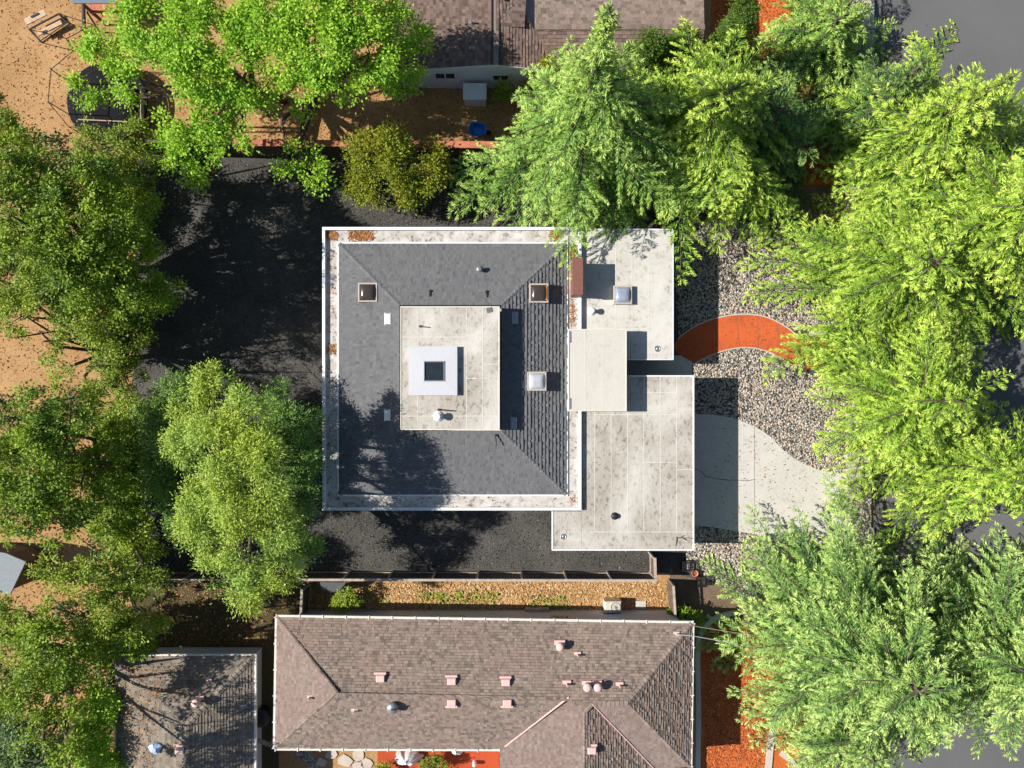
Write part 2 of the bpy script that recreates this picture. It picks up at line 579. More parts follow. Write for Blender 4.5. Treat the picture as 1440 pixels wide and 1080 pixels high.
def shingles(mb, pts, course=0.15, tab=0.22, thick=0.02, rnd=0.012, seed=1):
    """convex slope polygon (world points, first edge runs along the eave); every tab is a real raised tile"""
    rr = random.Random(seed)
    p0, p1 = Vector(pts[0]), Vector(pts[1])
    u = (p1 - p0).normalized()
    far = max((Vector(p) for p in pts[2:]), key=lambda q: (q - p0 - u * (q - p0).dot(u)).length)
    n = u.cross(far - p0).normalized()
    if n.z < 0:
        n = -n
    v = n.cross(u)
    if v.z < 0:
        v = -v
    poly = [((Vector(p) - p0).dot(u), (Vector(p) - p0).dot(v)) for p in pts]
    ar = sum(poly[i][0] * poly[(i + 1) % len(poly)][1] - poly[(i + 1) % len(poly)][0] * poly[i][1] for i in range(len(poly)))
    if ar < 0:
        poly = poly[::-1]
    W = lambda q, h: p0 + u * q[0] + v * q[1] + n * h
    # underlay
    flip = (u.cross(v)).dot(n) < 0
    idx = list(range(len(poly)))
    mb.add([W(q, -0.012) for q in poly], [idx[::-1] if flip else idx])
    vmin, vmax = min(q[1] for q in poly), max(q[1] for q in poly)
    j = 0
    vv = vmin
    while vv < vmax:
        row = clip(clip(poly, 0, 1, -vv), 0, -1, vv + course)
        if len(row) >= 3:
            x = min(q[0] for q in row)
            xe = max(q[0] for q in row)
            x -= rr.uniform(0, tab)
            while x < xe:
                w = tab * rr.uniform(0.6, 1.5)
                t = clip(clip(row, 1, 0, -x), -1, 0, x + w)
                if len(t) >= 3:
                    hgt = thick + (rnd if rr.random() < 0.5 else 0) + rr.uniform(0, rnd * 0.3)
                    vs = [W(q, 0.003 + hgt * (1 - (q[1] - vv) / course)) for q in t]
                    ii = list(range(len(vs)))
                    mb.add(vs, [ii[::-1] if flip else ii])
                    low = sorted([q for q in t if q[1] < vv + 1e-5], key=lambda q: q[0])
                    if len(low) >= 2:
                        a, b = low[0], low[-1]
                        o = len(mb.v)
                        base = o - len(vs)
                        ia, ib = base + t.index(a), base + t.index(b)
                        mb.v += [tuple(W(a, -0.01)), tuple(W(b, -0.01))]
                        mb.f.append((ia, o, o + 1, ib))
                x += w
        vv += course
        j += 1
    return mb


def ridge_caps(mb, a, b, w=0.13, step=0.24, drop=0.05, lift=0.03):
    a, b = Vector(a), Vector(b)
    d = b - a
    n = max(1, int(d.length / step))
    h = Vector((d.x, d.y, 0)).normalized()
    s = Vector((-h.y, h.x, 0))
    for i in range(n):
        p, q = a + d * (i / n), a + d * ((i + 1.08) / n)
        l1, l2 = Vector((0, 0, lift + 0.025)), Vector((0, 0, lift))
        k = Vector((0, 0, -drop))
        ln, rn = p + l1, q + l2
        mb.add([ln - s * w + k, ln, ln + s * w + k, rn - s * w + k, rn, rn + s * w + k], [(0, 3, 4, 1), (1, 4, 5, 2)])
    return mb


# ------------------------------------------------------------------ trees
def frond_template(maxlen, seed):
    """conifer branch laid flat, measured back from its tip: rows of (s, y, z, dx, dy, dz, len, growth)"""
    r = np.random.default_rng(seed)
    rows = []
    s = 0.10
    for k in range(8):
        rows.append([[0.05 * k, r.normal(0, .015), 0, 1, r.normal(0, .5), r.normal(0, .2), 0.2, 1]])
    side = 1
    while s < maxlen:
        side = -side
        ll = min(0.20 + 0.46 * s, 1.5) * r.uniform(0.5, 1.2)
        ang = math.radians(r.uniform(34, 58))
        dr = r.uniform(0.05, 0.28)
        m = max(3, int(ll / 0.065))
        q = (np.arange(m) + r.uniform(0.2, .8, m)) / m * ll
        bend = r.uniform(-.25, .15) * side
        aq = ang * side + bend * q
        dx, dy = math.cos(ang), side * math.sin(ang)
        bx = np.cumsum(np.cos(aq)) * ll / m
        by = np.cumsum(np.sin(aq)) * ll / m
        base = np.column_stack([s - bx, by, -dr * q * q + r.normal(0, .01, m)])
        gr = np.clip(.15 + .75 * q / ll + (.25 if s < .8 else 0), 0, 1)
        for sd in (-1, 1):
            a2 = aq + sd * np.radians(r.uniform(22, 46, m))
            tl = (0.15 + 0.17 * (1 - q / ll)) * r.uniform(0.65, 1.35, m)
            D = np.column_stack([np.cos(a2), np.sin(a2), r.normal(0.02, 0.22, m) - dr * q])
            rows.append(np.column_stack([base, D, tl, gr]))
        rows.append(np.column_stack([base, np.cos(aq), np.sin(aq), np.full(m, .25) - dr * q, np.full(m, .13), gr]))
        rows.append([[base[-1, 0], base[-1, 1], base[-1, 2], math.cos(aq[-1]), math.sin(aq[-1]), -.1, .17, 1]])
        for f in range(2):
            a3 = r.normal(0, 1.0)
            rows.append([[s + r.uniform(-.05, .05), 0, .02, math.cos(a3), math.sin(a3), .25, .15, .1]])
        s += r.uniform(0.15, 0.25)
    return np.vstack([np.array(x, dtype=float) for x in rows])


FT = [frond_template(8.5, 100 + i) for i in range(8)]


def cedar(label, px, py, ht, R, z0, mat, lean=(0, 0), seed=1, dens=8, shape=0.75, wid=0.046, name='cedar_tree', group='cedar trees beside the street', leader=0.0, step=(.55, .85), skew=(0, 0), trim=None):
    """layered conifer: trunk, whorls of drooping feathery branches; skew = (degrees, amount) towards its fuller side"""
    r = np.random.default_rng(seed)
    base = P(px, py)
    t = thing(name, label, 'tree', base, group)
    C_, A_, L_, G_ = [], [], [], []
    mb = MB()
    top = Vector((base.x + lean[0], base.y + lean[1], ht))
    axis = lambda z: base.lerp(top, z / ht)
    mb.tube([axis(z) for z in np.linspace(0, ht * 0.97, 9)], [0.34 * (1 - 0.95 * f) + 0.012 for f in np.linspace(0, 1, 9)], 8)
    z = z0
    ph = r.uniform(0, 6)
    while z < ht - 0.12:
        f = (z - z0) / (ht - leader * .6 - z0)
        rad = R * max(0, 1 - f) ** shape + 0.3
        if leader and z > ht - leader:
            rad = min(rad, .35 + .35 * (ht - z))
        nb = max(4, int(dens * (0.5 + 0.5 * max(0, 1 - f))))
        for k in range(nb):
            az = ph + 2 * PI * k / nb + r.normal(0, 0.25)
            Lb = min(8.3, rad * r.uniform(0.5, 1.15) * (1 + skew[1] * math.cos(az - math.radians(skew[0]))))
            if trim and trim[0] < math.degrees(az) % 360 < trim[1]:
                Lb = min(Lb, trim[2])
            tp = FT[r.integers(len(FT))]
            tp = tp[tp[:, 0] < Lb]
            tp = tp[~((tp[:, 7] < .5) & (r.uniform(0, 1, len(tp)) < .35) & (Lb - tp[:, 0] < Lb * .3))]
            lat = min(1.0, 0.5 + Lb * 0.12) * r.choice([-1, 1])
            xs = Lb - tp[:, 0]
            rise = r.uniform(0.0, 0.40) * (0.6 + 0.8 * f)
            dr = r.uniform(0.3, 0.8) / max(Lb, 1.5)
            tw = r.normal(0, 0.38)
            wv = r.uniform(0, 6)
            y = tp[:, 1] * lat + 0.05 * (np.sin(xs * 1.1 + wv) - math.sin(wv)) * xs
            zz = rise * xs - dr * 0.5 * xs * xs + tp[:, 2] + tp[:, 1] * lat * tw
            ca, sa = math.cos(az), math.sin(az)
            o = axis(z + r.uniform(-.3, .3))
            C_.append(np.column_stack([o.x + xs * ca - y * sa, o.y + xs * sa + y * ca, np.maximum(o.z + zz, 0.15)]))
            dl = tp[:, 4] * np.sign(lat)
            dz = tp[:, 5] + (rise - dr * xs) * tp[:, 3] + tw * dl
            A_.append(np.column_stack([tp[:, 3] * ca - dl * sa, tp[:, 3] * sa + dl * ca, dz]))
            L_.append(tp[:, 6])
            G_.append(tp[:, 7] * .75 + .25 * np.clip(xs / Lb, 0, 1) * tp[:, 7] - r.uniform(0, .15))
            sx = np.linspace(0, Lb * 0.96, 6)
            mb.tube([(o.x + x * ca - .05 * (math.sin(x * 1.1 + wv) - math.sin(wv)) * x * sa, o.y + x * sa + .05 * (math.sin(x * 1.1 + wv) - math.sin(wv)) * x * ca, max(0.1, o.z + rise * x - dr * .5 * x * x - .02)) for x in sx], [0.055 * (1 - g) + 0.008 for g in np.linspace(0, 1, 6)], 4, False)
        z += r.uniform(*step) * (1 if z < ht - leader else .5)
        ph += 1.1
    C, A, Ln, G = np.vstack(C_), np.vstack(A_), np.concatenate(L_), np.concatenate(G_)
    n = len(C)
    Nn = np.column_stack([r.normal(0, .8, n), r.normal(0, .8, n), np.ones(n)])
    V = blades(C, A, Nn, Ln, np.full(n, wid) * r.uniform(.7, 1.3, n), -0.3)
    obj('trunk', mb, M['bark_tree'], t, True)
    npobj('crown', V, quads(n), mat, t, False, G)
    return t


def limb_path(a, b, r, sag=0.12):
    a, b = Vector(a), Vector(b)
    m = a.lerp(b, 0.5) + Vector((r.normal(0, sag), r.normal(0, sag), abs(r.normal(0, sag)))) * (b - a).length * 0.8
    return [a, a.lerp(m, 0.5) * 0.5 + (a.lerp(m, .5)) * 0.5, m, m.lerp(b, 0.55), b]


def leafy(name, label, lobes, mat, seed=1, leaf=0.16, per=46, clump=0.42, dens=1.0, gap=0.0, trunk_r=0.22, base=None, group=None,
          up=0.9, narrow=0.55, cat='tree', out=0.5, droop=0.0, sq=0.8, crown='crown', mat2=None, fork=0.45, floor=0.12):
    """broad-leaved tree; lobes = (px, py, z, radius in m). Clumps of single leaves fill each lobe"""
    r = np.random.default_rng(seed)
    Lw = [(np.array(P(x, y, z)), rad) for x, y, z, rad in lobes]
    wsum = sum(q[1] ** 2 for q in Lw)
    cen = sum(q[0] * q[1] ** 2 for q in Lw) / wsum
    b = P(*base) if base else Vector((cen[0], cen[1], 0))
    t = thing(name, label, cat, b, group)
    mb = MB()
    fz = max(0.3, min(q[0][2] - q[1] * 0.5 for q in Lw) * fork + cen[2] * 0.1)
    fk = Vector((b.x * 0.7 + cen[0] * 0.3, b.y * 0.7 + cen[1] * 0.3, fz))
    mb.tube([b, b.lerp(fk, .5) + Vector((r.normal(0, .06), r.normal(0, .06), 0)), fk], [trunk_r * 1.25, trunk_r, trunk_r * .85], 8)
    CC, OO, SC = [], [], []
    for c, rad in Lw:
        pth = limb_path(fk, c, r)
        mb.tube(pth, [trunk_r * .7, trunk_r * .6, trunk_r * .45, trunk_r * .3, trunk_r * .12], 6, False)
        n = max(3, int(dens * 26 * rad ** 2))
        d = unit(r.normal(0, 1, (n, 3)))
        d[:, 2] = np.where(d[:, 2] < -0.35, -d[:, 2] * 0.6, d[:, 2])
        rr = rad * r.uniform(0.25, 1.0, n) ** 0.45
        p = c + d * rr[:, None] * np.array([1, 1, sq])
        if gap > 0:
            kp = np.array([mnoise.noise(Vector((q[0] * .75, q[1] * .75, q[2] * .75 + seed))) > (gap - 0.55) for q in p])
            p, d = p[kp], d[kp]
        CC.append(p)
        OO.append(d)
        for q in p[:max(2, int(len(p) * 0.10))]:
            mb.tube(limb_path(c, q, r), [trunk_r * .2, trunk_r * .16, trunk_r * .11, trunk_r * .07, 0.006], 4, False)
    CC, OO = np.vstack(CC), np.vstack(OO)
    nc = len(CC)
    cs = clump * r.uniform(0.55, 1.35, nc)
    rep = np.repeat(np.arange(nc), per)
    n = len(rep)
    off = r.normal(0, 1, (n, 3)) * np.array([1, 1, .62]) * cs[rep][:, None] * 0.52
    off[:, 2] -= droop * (off[:, 0] ** 2 + off[:, 1] ** 2)
    C = CC[rep] + off
    C[:, 2] = np.maximum(C[:, 2], floor)
    A = off + r.normal(0, .35, (n, 3)) * clump + OO[rep] * 0.15
    A[:, 2] -= 0.12 + droop
    Nn = r.normal(0, .55, (n, 3)) + np.array([0, 0, up]) + OO[rep] * out
    ln = leaf * r.uniform(.65, 1.4, n)
    V = blades(C, A, Nn, ln, ln * narrow * r.uniform(.8, 1.2, n), -0.12)
    obj('trunk', mb, M['bark_tree'], t, True)
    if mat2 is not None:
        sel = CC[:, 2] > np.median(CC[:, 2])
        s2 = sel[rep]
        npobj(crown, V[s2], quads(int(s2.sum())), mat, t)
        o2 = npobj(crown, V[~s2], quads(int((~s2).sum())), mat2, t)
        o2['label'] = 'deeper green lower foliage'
    else:
        npobj(crown, V, quads(n), mat, t)
    return t

# ================================================================== THE GROUND
g = MB()
S = 220
nG = 40
for i in range(nG + 1):
    for j in range(nG + 1):
        g.v.append((-S + 2 * S * i / nG, -S + 2 * S * j / nG, -0.02))
for i in range(nG):
    for j in range(nG):
        a = i * (nG + 1) + j
        g.f.append((a, a + nG + 1, a + nG + 2, a + 1))
tag(obj('ground', g, M['dirt']), kind='structure')

sheet('mulch_yard', [(196, 212), (480, 218), (960, 216), (962, 340), (962, 806), (540, 806), (232, 808), (178, 795), (190, 740), (178, 690), (192, 620), (182, 560), (190, 500), (178, 430), (190, 360), (180, 290)], -0.012, M['mulch'])
sheet('lawn', [(200, 817), (432, 817), (432, 868), (392, 880), (392, 1090), (150, 1090), (150, 930)], -0.012, M['lawn'])
sheet('straw_bed', [(436, 816), (942, 816), (942, 872), (436, 868)], -0.012, M['straw'])
sheet('side_yard', [(942, 800), (1100, 800), (1100, 905), (975, 905), (942, 905)], -0.008, M['soil'])
sheet('bark_bed', [(986, 880), (1090, 880), (1140, 930), (1120, 1100), (986, 1100)], -0.004, M['bark'])
sheet('bark_garden', [(1000, -60), (1212, -60), (1212, 260), (1130, 260), (1060, 100), (1000, 60)], -0.008, M['bark'])
sheet('front_garden', [(960, 150), (1206, 150), (1206, 1100), (1110, 1100), (1110, 880), (960, 880)], -0.016, M['soil'])
sheet('pebble_bed', [(946, 300), (1130, 300), (1186, 420), (1204, 560), (1206, 664), (1120, 700), (1190, 790), (1080, 862), (1010, 822), (946, 806)], -0.006, M['bed'])
sheet('back_yard', [(250, -80), (560, -80), (640, 130), (760, 130), (760, 212), (350, 212), (250, 130)], -0.014, M['dirt'])

road_l = 1228
mb = MB()
x0 = P(road_l, 0).x
mb.add([(x0, -220, -0.008), (x0 + 11, -220, -0.008), (x0 + 11, 220, -0.008), (x0, 220, -0.008)], [(0, 1, 2, 3)])
tag(obj('road', mb, M['asphalt']), kind='structure')
mb = MB()
mb.box(x0 - 0.16, x0, -220, P(0, 742).y, -0.03, 0.12)
mb.box(x0 - 0.16, x0, P(0, 640).y, 220, -0.03, 0.12)
tag(obj('kerb', mb, M['concrete']), kind='structure')
mb = MB()
k = -40.0
while k < 45:
    mb.box(x0 - 1.45, x0 - 0.164, k, k + 1.485, -0.03, 0.115)
    k += 1.5
tag(obj('sidewalk', mb, M['pale_concrete']), kind='structure')

# driveway: three cast slabs with joints
top = smooth_line([(960, 582), (1000, 583), (1037, 590), (1075, 608), (1110, 640), (1150, 660), (1195, 667)])
bot = [(1195, 770), (1120, 762), (1066, 752), (1000, 741), (960, 738)]
def cut(poly, xa, xb):
    return clip(clip(poly, 1, 0, -xa), -1, 0, xb)
mb = MB()
for xa, xb in ((955, 1060.6), (1061.4, 1196)):
    pl = cut(list(top) + bot, xa, xb)
    mb.prism([tuple(P(*q)[:2]) for q in pl], -0.03, 0.03)
dw = obj('driveway', mb, M['concrete'])
tag(dw, kind='structure')
# hairline crack, a thin dark seam of dirt lying in the slab
crk = [(978, 659), (985, 662), (991, 669), (1002, 672), (1014, 674), (1024, 675), (1036, 675), (1050, 676), (1062, 674)]
mb = MB()
ribbon(mb, crk, [random.uniform(.012, .028) for _ in crk], .02, .034)
tag(obj('driveway_crack', mb, M['soil']), kind='structure')

# orange crescent walkway
wo = smooth_line([(946, 487), (958, 472), (985, 455), (1018, 445), (1050, 442), (1080, 447), (1108, 462), (1132, 482)], 6)
wi = smooth_line([(1120, 517), (1106, 509), (1085, 497), (1062, 490), (1040, 489), (1015, 494), (992, 503), (977, 511)], 6)
mb = MB()
mb.prism([tuple(P(*q)[:2]) for q in wo + wi + [(962, 503), (952, 497)]], -0.02, 0.06)
tag(obj('walkway', mb, M['orange_paint']), kind='structure')
for ln in (wo[4:], wi):
    mb = MB()
    ribbon(mb, ln, .03, -.02, .075)
    tag(obj('walkway_edging', mb, M['pale_concrete']), kind='structure')
for k_ in (9, 15, 21, 27, 33):
    a_, b_ = wo[k_], wi[max(0, len(wi) - 1 - int((k_ - 4) * (len(wi) - 1) / (len(wo) - 5)))]
    mb = MB()
    ribbon(mb, [(a_[0] + (b_[0] - a_[0]) * .03, a_[1] + (b_[1] - a_[1]) * .03), (a_[0] + (b_[0] - a_[0]) * .97, a_[1] + (b_[1] - a_[1]) * .97)], .012, .05, .0635)
    tag(obj('walkway_joint', mb, M['soil']), kind='structure')
# entry court slab between the two flat roofs
mb = MB()
x0_, x1_, y0_, y1_ = rect(880, 500, 962, 536, 0)
mb.box(x0_, x1_ + .4, y0_, y1_, -0.02, 0.045)
tag(obj('entry_court', mb, M['concrete']), kind='structure')

# painted steps at the end of the walkway
st = thing('garden_steps', 'orange painted garden steps at the street end of the curved walkway', 'steps', P(1158, 500))
for i, (q, z) in enumerate((([(1126, 481), (1140, 477), (1150, 513), (1134, 519)], 0.09), ([(1140.5, 477), (1160, 473), (1172, 524), (1150.5, 513)], 0.18), ([(1160.5, 473), (1182, 480), (1198, 520), (1172.5, 524)], 0.27))):
    mb = MB()
    mb.prism([tuple(P(*p)[:2]) for p in q], -0.02, z)
    obj('step', mb, M['orange_paint'], st)
mb = MB()
mb.prism([tuple(P(*p)[:2]) for p in [(1138, 466), (1158, 468), (1156, 474), (1138, 473)]], -0.02, 0.35)
mb.prism([tuple(P(*p)[:2]) for p in [(1164, 468), (1184, 472), (1182, 479), (1163, 475)]], -0.02, 0.42)
obj('side_wall', mb, M['pale_concrete'], st)

# pebbles, thousands of little stones
ICO_V = []
ph = (1 + 5 ** .5) / 2
for a, b in ((-1, ph), (1, ph), (-1, -ph), (1, -ph)):
    ICO_V += [(a, b, 0), (0, a, b), (b, 0, a)]
ICO_V = unit(np.array(ICO_V, float))
def hull_faces(v):
    fs = []
    n = len(v)
    e = min(np.linalg.norm(v[0] - v[i]) for i in range(1, n)) * 1.1
    for i in range(n):
        for j in range(i + 1, n):
            for k in range(j + 1, n):
                if all(np.linalg.norm(v[p] - v[q]) < e for p, q in ((i, j), (j, k), (i, k))):
                    nn = np.cross(v[j] - v[i], v[k] - v[i])
                    fs.append((i, j, k) if nn.dot(v[i]) > 0 else (i, k, j))
    return np.array(fs)
ICO_F = hull_faces(ICO_V)
def stones(name, xy, size, mat, z=0.0, flat=0.6):
    n = len(xy)
    s = size * RNG.uniform(.55, 1.35, n)
    az = RNG.uniform(0, 2 * PI, n)
    jit = 1 + RNG.normal(0, .10, (n, 12, 1))
    V = ICO_V[None] * jit * s[:, None, None] * 0.5 * np.array([1.25, .85, flat])
    ca, sa = np.cos(az)[:, None], np.sin(az)[:, None]
    X = V[:, :, 0] * ca - V[:, :, 1] * sa + xy[:, 0:1]
    Y = V[:, :, 0] * sa + V[:, :, 1] * ca + xy[:, 1:2]
    Z = V[:, :, 2] + z + s[:, None] * 0.12
    V = np.stack([X, Y, Z], 2)
    Fc = (ICO_F[None] + (np.arange(n) * 12)[:, None, None]).reshape(-1, 3)
    return npobj(name, V, Fc, mat, None, True)
peb = sample([(948, 312), (1128, 312), (1184, 420), (1202, 560), (1204, 664), (1120, 700), (1188, 788), (1078, 860), (1012, 820), (965, 800)], 42000)
def outside(xy, poly):
    return xy[~inside([tuple(P(*q)[:2]) for q in poly], xy[:, 0], xy[:, 1])]
peb = outside(peb, list(top) + bot)
peb = outside(peb, wo + wi + [(962, 503), (952, 497)])
peb = outside(peb, [(880, 500), (962, 500), (972, 536), (880, 536)])
peb = outside(peb, [(1116, 464), (1186, 464), (1204, 524), (1172, 532), (1130, 524)])
tag(stones('pebbles', peb, 0.102, M['pebble']), 'grey tan and white river pebbles covering the front garden bed', 'pebbles', None, 'stuff')

# loose mulch, straw and bark lying on the beds
litter('mulch_chips', sample([(190, 222), (560, 226), (946, 225), (946, 800), (540, 800), (190, 800)], 36000), -0.012, 0.085, M['chips'], 'black shredded rubber mulch covering the yard around the house', 'mulch')
litter('straw_litter', sample([(438, 818), (940, 818), (940, 870), (438, 866)], 9000), -0.012, 0.13, M['straw_bits'], 'dry orange straw and leaves along the narrow side yard', 'straw')
litter('bark_chips', np.vstack([sample([(990, 885), (1085, 885), (1110, 930), (1080, 1090), (990, 1090)], 7000), sample([(1005, -40), (1208, -40), (1208, 250), (1130, 250), (1060, 95), (1005, 55)], 7000)]), -0.004, 0.11, M['bark_bits'], 'red bark chips spread beside the street and the brown house', 'bark chips')
litter('dry_leaves', np.vstack([sample([(-30, -30), (250, -30), (300, 130), (190, 215), (186, 820), (230, 900), (150, 1100), (-30, 1100)], 9000), sample([(360, 120), (600, 120), (760, 140), (760, 200), (360, 200)], 3000), sample([(235, 822), (430, 822), (390, 905), (190, 915)], 1200)]), -0.016, 0.11, M['litter'], 'fallen brown leaves scattered over the dry yards', 'leaves')

litter('cedar_litter', np.vstack([sample([(978, 585), (1060, 605), (1195, 670), (1195, 765), (978, 738)], 130), sample([(1020, 448), (1080, 450), (1128, 484), (1108, 508), (1040, 488)], 160), sample([(1000, 330), (1120, 330), (1190, 560), (1180, 760), (1080, 850), (1000, 800)], 900)]), np.concatenate([np.full(130, .035), np.full(160, .062), np.full(900, .06)]), .075, M['litter'], 'brown cedar needles and leaves fallen on the driveway walkway and pebbles', 'leaf litter')
litter('street_litter', np.column_stack([RNG.uniform(x0, x0 + 1, 1500) ** 1.0, RNG.uniform(-25, 25, 1500)]) if False else np.column_stack([P(1228, 0).x + np.abs(RNG.normal(0, 1.2, 1300)), RNG.uniform(-21, 21, 1300)]), -.008, .08, M['litter'], 'brown leaf litter lying along the street gutter', 'leaf litter')

# ================================================================== MAIN HOUSE
ZB, ZP = 2.25, 2.42
house = thing('flat_roofed_house', 'grey shingled house with white flat roof edges and a raised square centre', 'house', P(640, 520), None)
SL = 2.3
def quadpx(pts):
    return [P(x, y, z) for x, y, z in pts]
# walls
mb = MB()
x0_, x1_, y0_, y1_ = rect(466, 330, 806, 706, ZB)
mb.box(x0_, x1_, y0_, y1_, -0.02, ZB - 0.2)
obj('wall', mb, M['wall_main'], house)
# eave slab (dirty white band)
mb = MB()
x0_, x1_, y0_, y1_ = rect(454, 320, 817, 717, ZB)
mb.box(x0_, x1_, y0_, y1_, ZB - 0.25, ZB)
obj('roof_edge', mb, M['band'], house)
# raised rim
def ring(mb, r0, w, z0, z1, b=0.015):
    x0, x1, y0, y1 = r0
    mb.bev(x0, x1, y1 - w, y1, z0, z1, b)
    mb.bev(x0, x1, y0, y0 + w, z0, z1, b)
    mb.bev(x0, x0 + w, y0 + w, y1 - w, z0, z1, b)
    mb.bev(x1 - w, x1, y0 + w, y1 - w, z0, z1, b)
mb = MB()
ring(mb, rect(453, 319, 818, 718, ZP), 0.15, ZB - 0.27, ZP)
obj('parapet', mb, M['white'], house)
# low curb under the shingles
mb = MB()
ring(mb, rect(474, 340, 799, 698, ZB + .06), 0.10, ZB, ZB + 0.06)
obj('flashing', mb, M['white'], house)
ZT = 3.2
OL, OR, OT, OB = 477, 796, 343, 695
IL, IR, IT, IB = 562, 705, 429, 606
def pq(x, y, z): return P(x, y, z)
c_o = [pq(OL, OB, SL), pq(OR, OB, SL), pq(OR, OT, SL), pq(OL, OT, SL)]
c_i = [pq(IL, IB, ZT), pq(IR, IB, ZT), pq(IR, IT, ZT), pq(IL, IT, ZT)]
for i, sd in enumerate((1, 2, 3, 4)):
    mb = MB()
    j = (i + 1) % 4
    shingles(mb, [c_o[i], c_o[j], c_i[j], c_i[i]], 0.185, 0.125, 0.030 if sd == 2 else .02, 0.022 if sd == 2 else .012, 40 + sd)
    obj('roof_slope', mb, M['roof_grey'], house)
for i in range(4):
    mb = MB()
    ridge_caps(mb, c_o[i], c_i[i], 0.12, 0.2, 0.045, 0.028)
    obj('hip_caps', mb, M['roof_grey'], house)
def seams(z, verts=(), horis=(), parent=None):
    for px, ya_, yb_ in verts:
        mb = MB()
        a, b = P(px, ya_, z), P(px, yb_, z)
        mb.box(a.x - .014, a.x + .014, b.y, a.y, z - .01, z + .006)
        obj('roof_seam', mb, M['seam'], parent)
    for xa_, xb_, py in horis:
        mb = MB()
        a, b = P(xa_, py, z), P(xb_, py, z)
        mb.box(a.x, b.x, a.y - .012, a.y + .012, z - .01, z + .005)
        obj('roof_seam', mb, M['seam'], parent)
# centre box
ZC = 3.78
mb = MB()
x0_, x1_, y0_, y1_ = rect(563.5, 431, 702.5, 604.5, ZC)
mb.box(x0_ + .03, x1_ - .03, y0_ + .03, y1_ - .03, 2.9, ZC - .05)
obj('upper_wall', mb, M['wall_main'], house)
mb = MB()
mb.bev(x0_, x1_, y0_, y1_, ZC - .10, ZC, 0.02)
obj('upper_roof', mb, M['coat'], house)
mb = MB()
ring(mb, (x0_ - .012, x1_ + .012, y0_ - .012, y1_ + .012), 0.055, ZC - 0.12, ZC + 0.022, 0.008)
obj('upper_roof_edge', mb, M['seam'], house)
seams(ZC, [(p, 433, 602) for p in (587, 656, 679)], ((565, 655, 474), (680, 701, 512), (657, 678, 532), (565, 700, 585)), house)
# white pyramid skylight on the centre box
zs = ZC + 0.22
x0_, x1_, y0_, y1_ = rect(574.5, 487, 643, 556, zs)
xi0, xi1, yi0, yi1 = rect(596, 508, 625, 536, zs + .06)
mb = MB()
ot = [(x0_, y0_), (x1_, y0_), (x1_, y1_), (x0_, y1_)]
it = [(xi0, yi0), (xi1, yi0), (xi1, yi1), (xi0, yi1)]
mb.box(x0_ + .02, x1_ - .02, y0_ + .02, y1_ - .02, ZC - .02, zs - .03)
mb.v += [(*p, zs - .06) for p in ot] + [(*p, zs) for p in ot] + [(*p, zs + .015) for p in it] + [(*p, zs - 0.04) for p in it]
o_ = 8
for k in range(4):
    k2 = (k + 1) % 4
    mb.f += [(o_ + k, o_ + k2, o_ + 4 + k2, o_ + 4 + k), (o_ + 4 + k, o_ + 4 + k2, o_ + 8 + k2, o_ + 8 + k), (o_ + 8 + k, o_ + 8 + k2, o_ + 12 + k2, o_ + 12 + k)]
cs = obj('pyramid_skylight', mb, mat_plain('white_fibreglass', (.52, .53, .55), 0.5, var=0.03), house)
mb = MB()
mb.box(xi0 + .005, xi1 - .005, yi0 + .005, yi1 - .005, zs - .03, zs + .0)
obj('pane', mb, M['glass'], cs)
mb = MB()
ring(mb, (xi0 - .01, xi1 + .01, yi0 - .01, yi1 + .01), 0.05, zs + .0, zs + .045, .008)
obj('pane_frame', mb, M['grey_metal'], cs)

def dome_skylight(px, py, z, frame, dome, half=13, curb=0.2, label=None, hz=0.16):
    zt = z + curb
    x0, x1, y0, y1 = rect(px - half, py - half, px + half, py + half, zt)
    mb = MB()
    ring(mb, (x0, x1, y0, y1), 0.075, z - .35, zt, .012)
    s = obj('skylight', mb, M[frame], house)
    if label: s['label'] = label
    cx, cy, hw = (x0 + x1) / 2, (y0 + y1) / 2, (x1 - x0) / 2 - .07
    n = 12
    mb = MB()
    for i in range(n + 1):
        for j in range(n + 1):
            u, v = -1 + 2 * i / n, -1 + 2 * j / n
            h = (1 - abs(u) ** 3.2) * (1 - abs(v) ** 3.2)
            mb.v.append((cx + u * hw, cy + v * hw, zt - .02 + hz * h ** .7))
    for i in range(n):
        for j in range(n):
            a = i * (n + 1) + j
            mb.f.append((a, a + n + 1, a + n + 2, a + 1))
    obj('dome', mb, M[dome], s, True)

def slope_z(px, py):
    """height of the grey hip roof under a pixel (bisection)"""
    z = 2.7
    for _ in range(6):
        w = P(px, py, z)
        d = min(w.x - c_o[0].x, c_o[1].x - w.x, w.y - c_o[0].y, c_o[2].y - w.y)
        run = c_i[0].x - c_o[0].x
        z = SL + (ZT - SL) * max(0, min(1, d / run))
    return z
dome_skylight(517, 411, slope_z(517, 411) + .05, 'frame_tan', 'dome_bronze', 13.5, .16, 'bronze domed skylight on the far slope from the street')
dome_skylight(758, 412, slope_z(758, 412) + .05, 'frame_tan', 'dome_bronze', 13.5, .2, 'dark domed skylight with an orange inner curb')
dome_skylight(755, 536, slope_z(755, 536) + .05, 'frame_tan', 'dome_clear', 13.5, .2, 'pale domed skylight')
mb = MB()
w = P(768.2, 412, slope_z(758, 412) + .27)
mb.box(w.x - .045, w.x + .045, w.y - .34, w.y + .34, w.z - .1, w.z + .02)
obj('skylight_trim', mb, M['frame_bronze'], house)

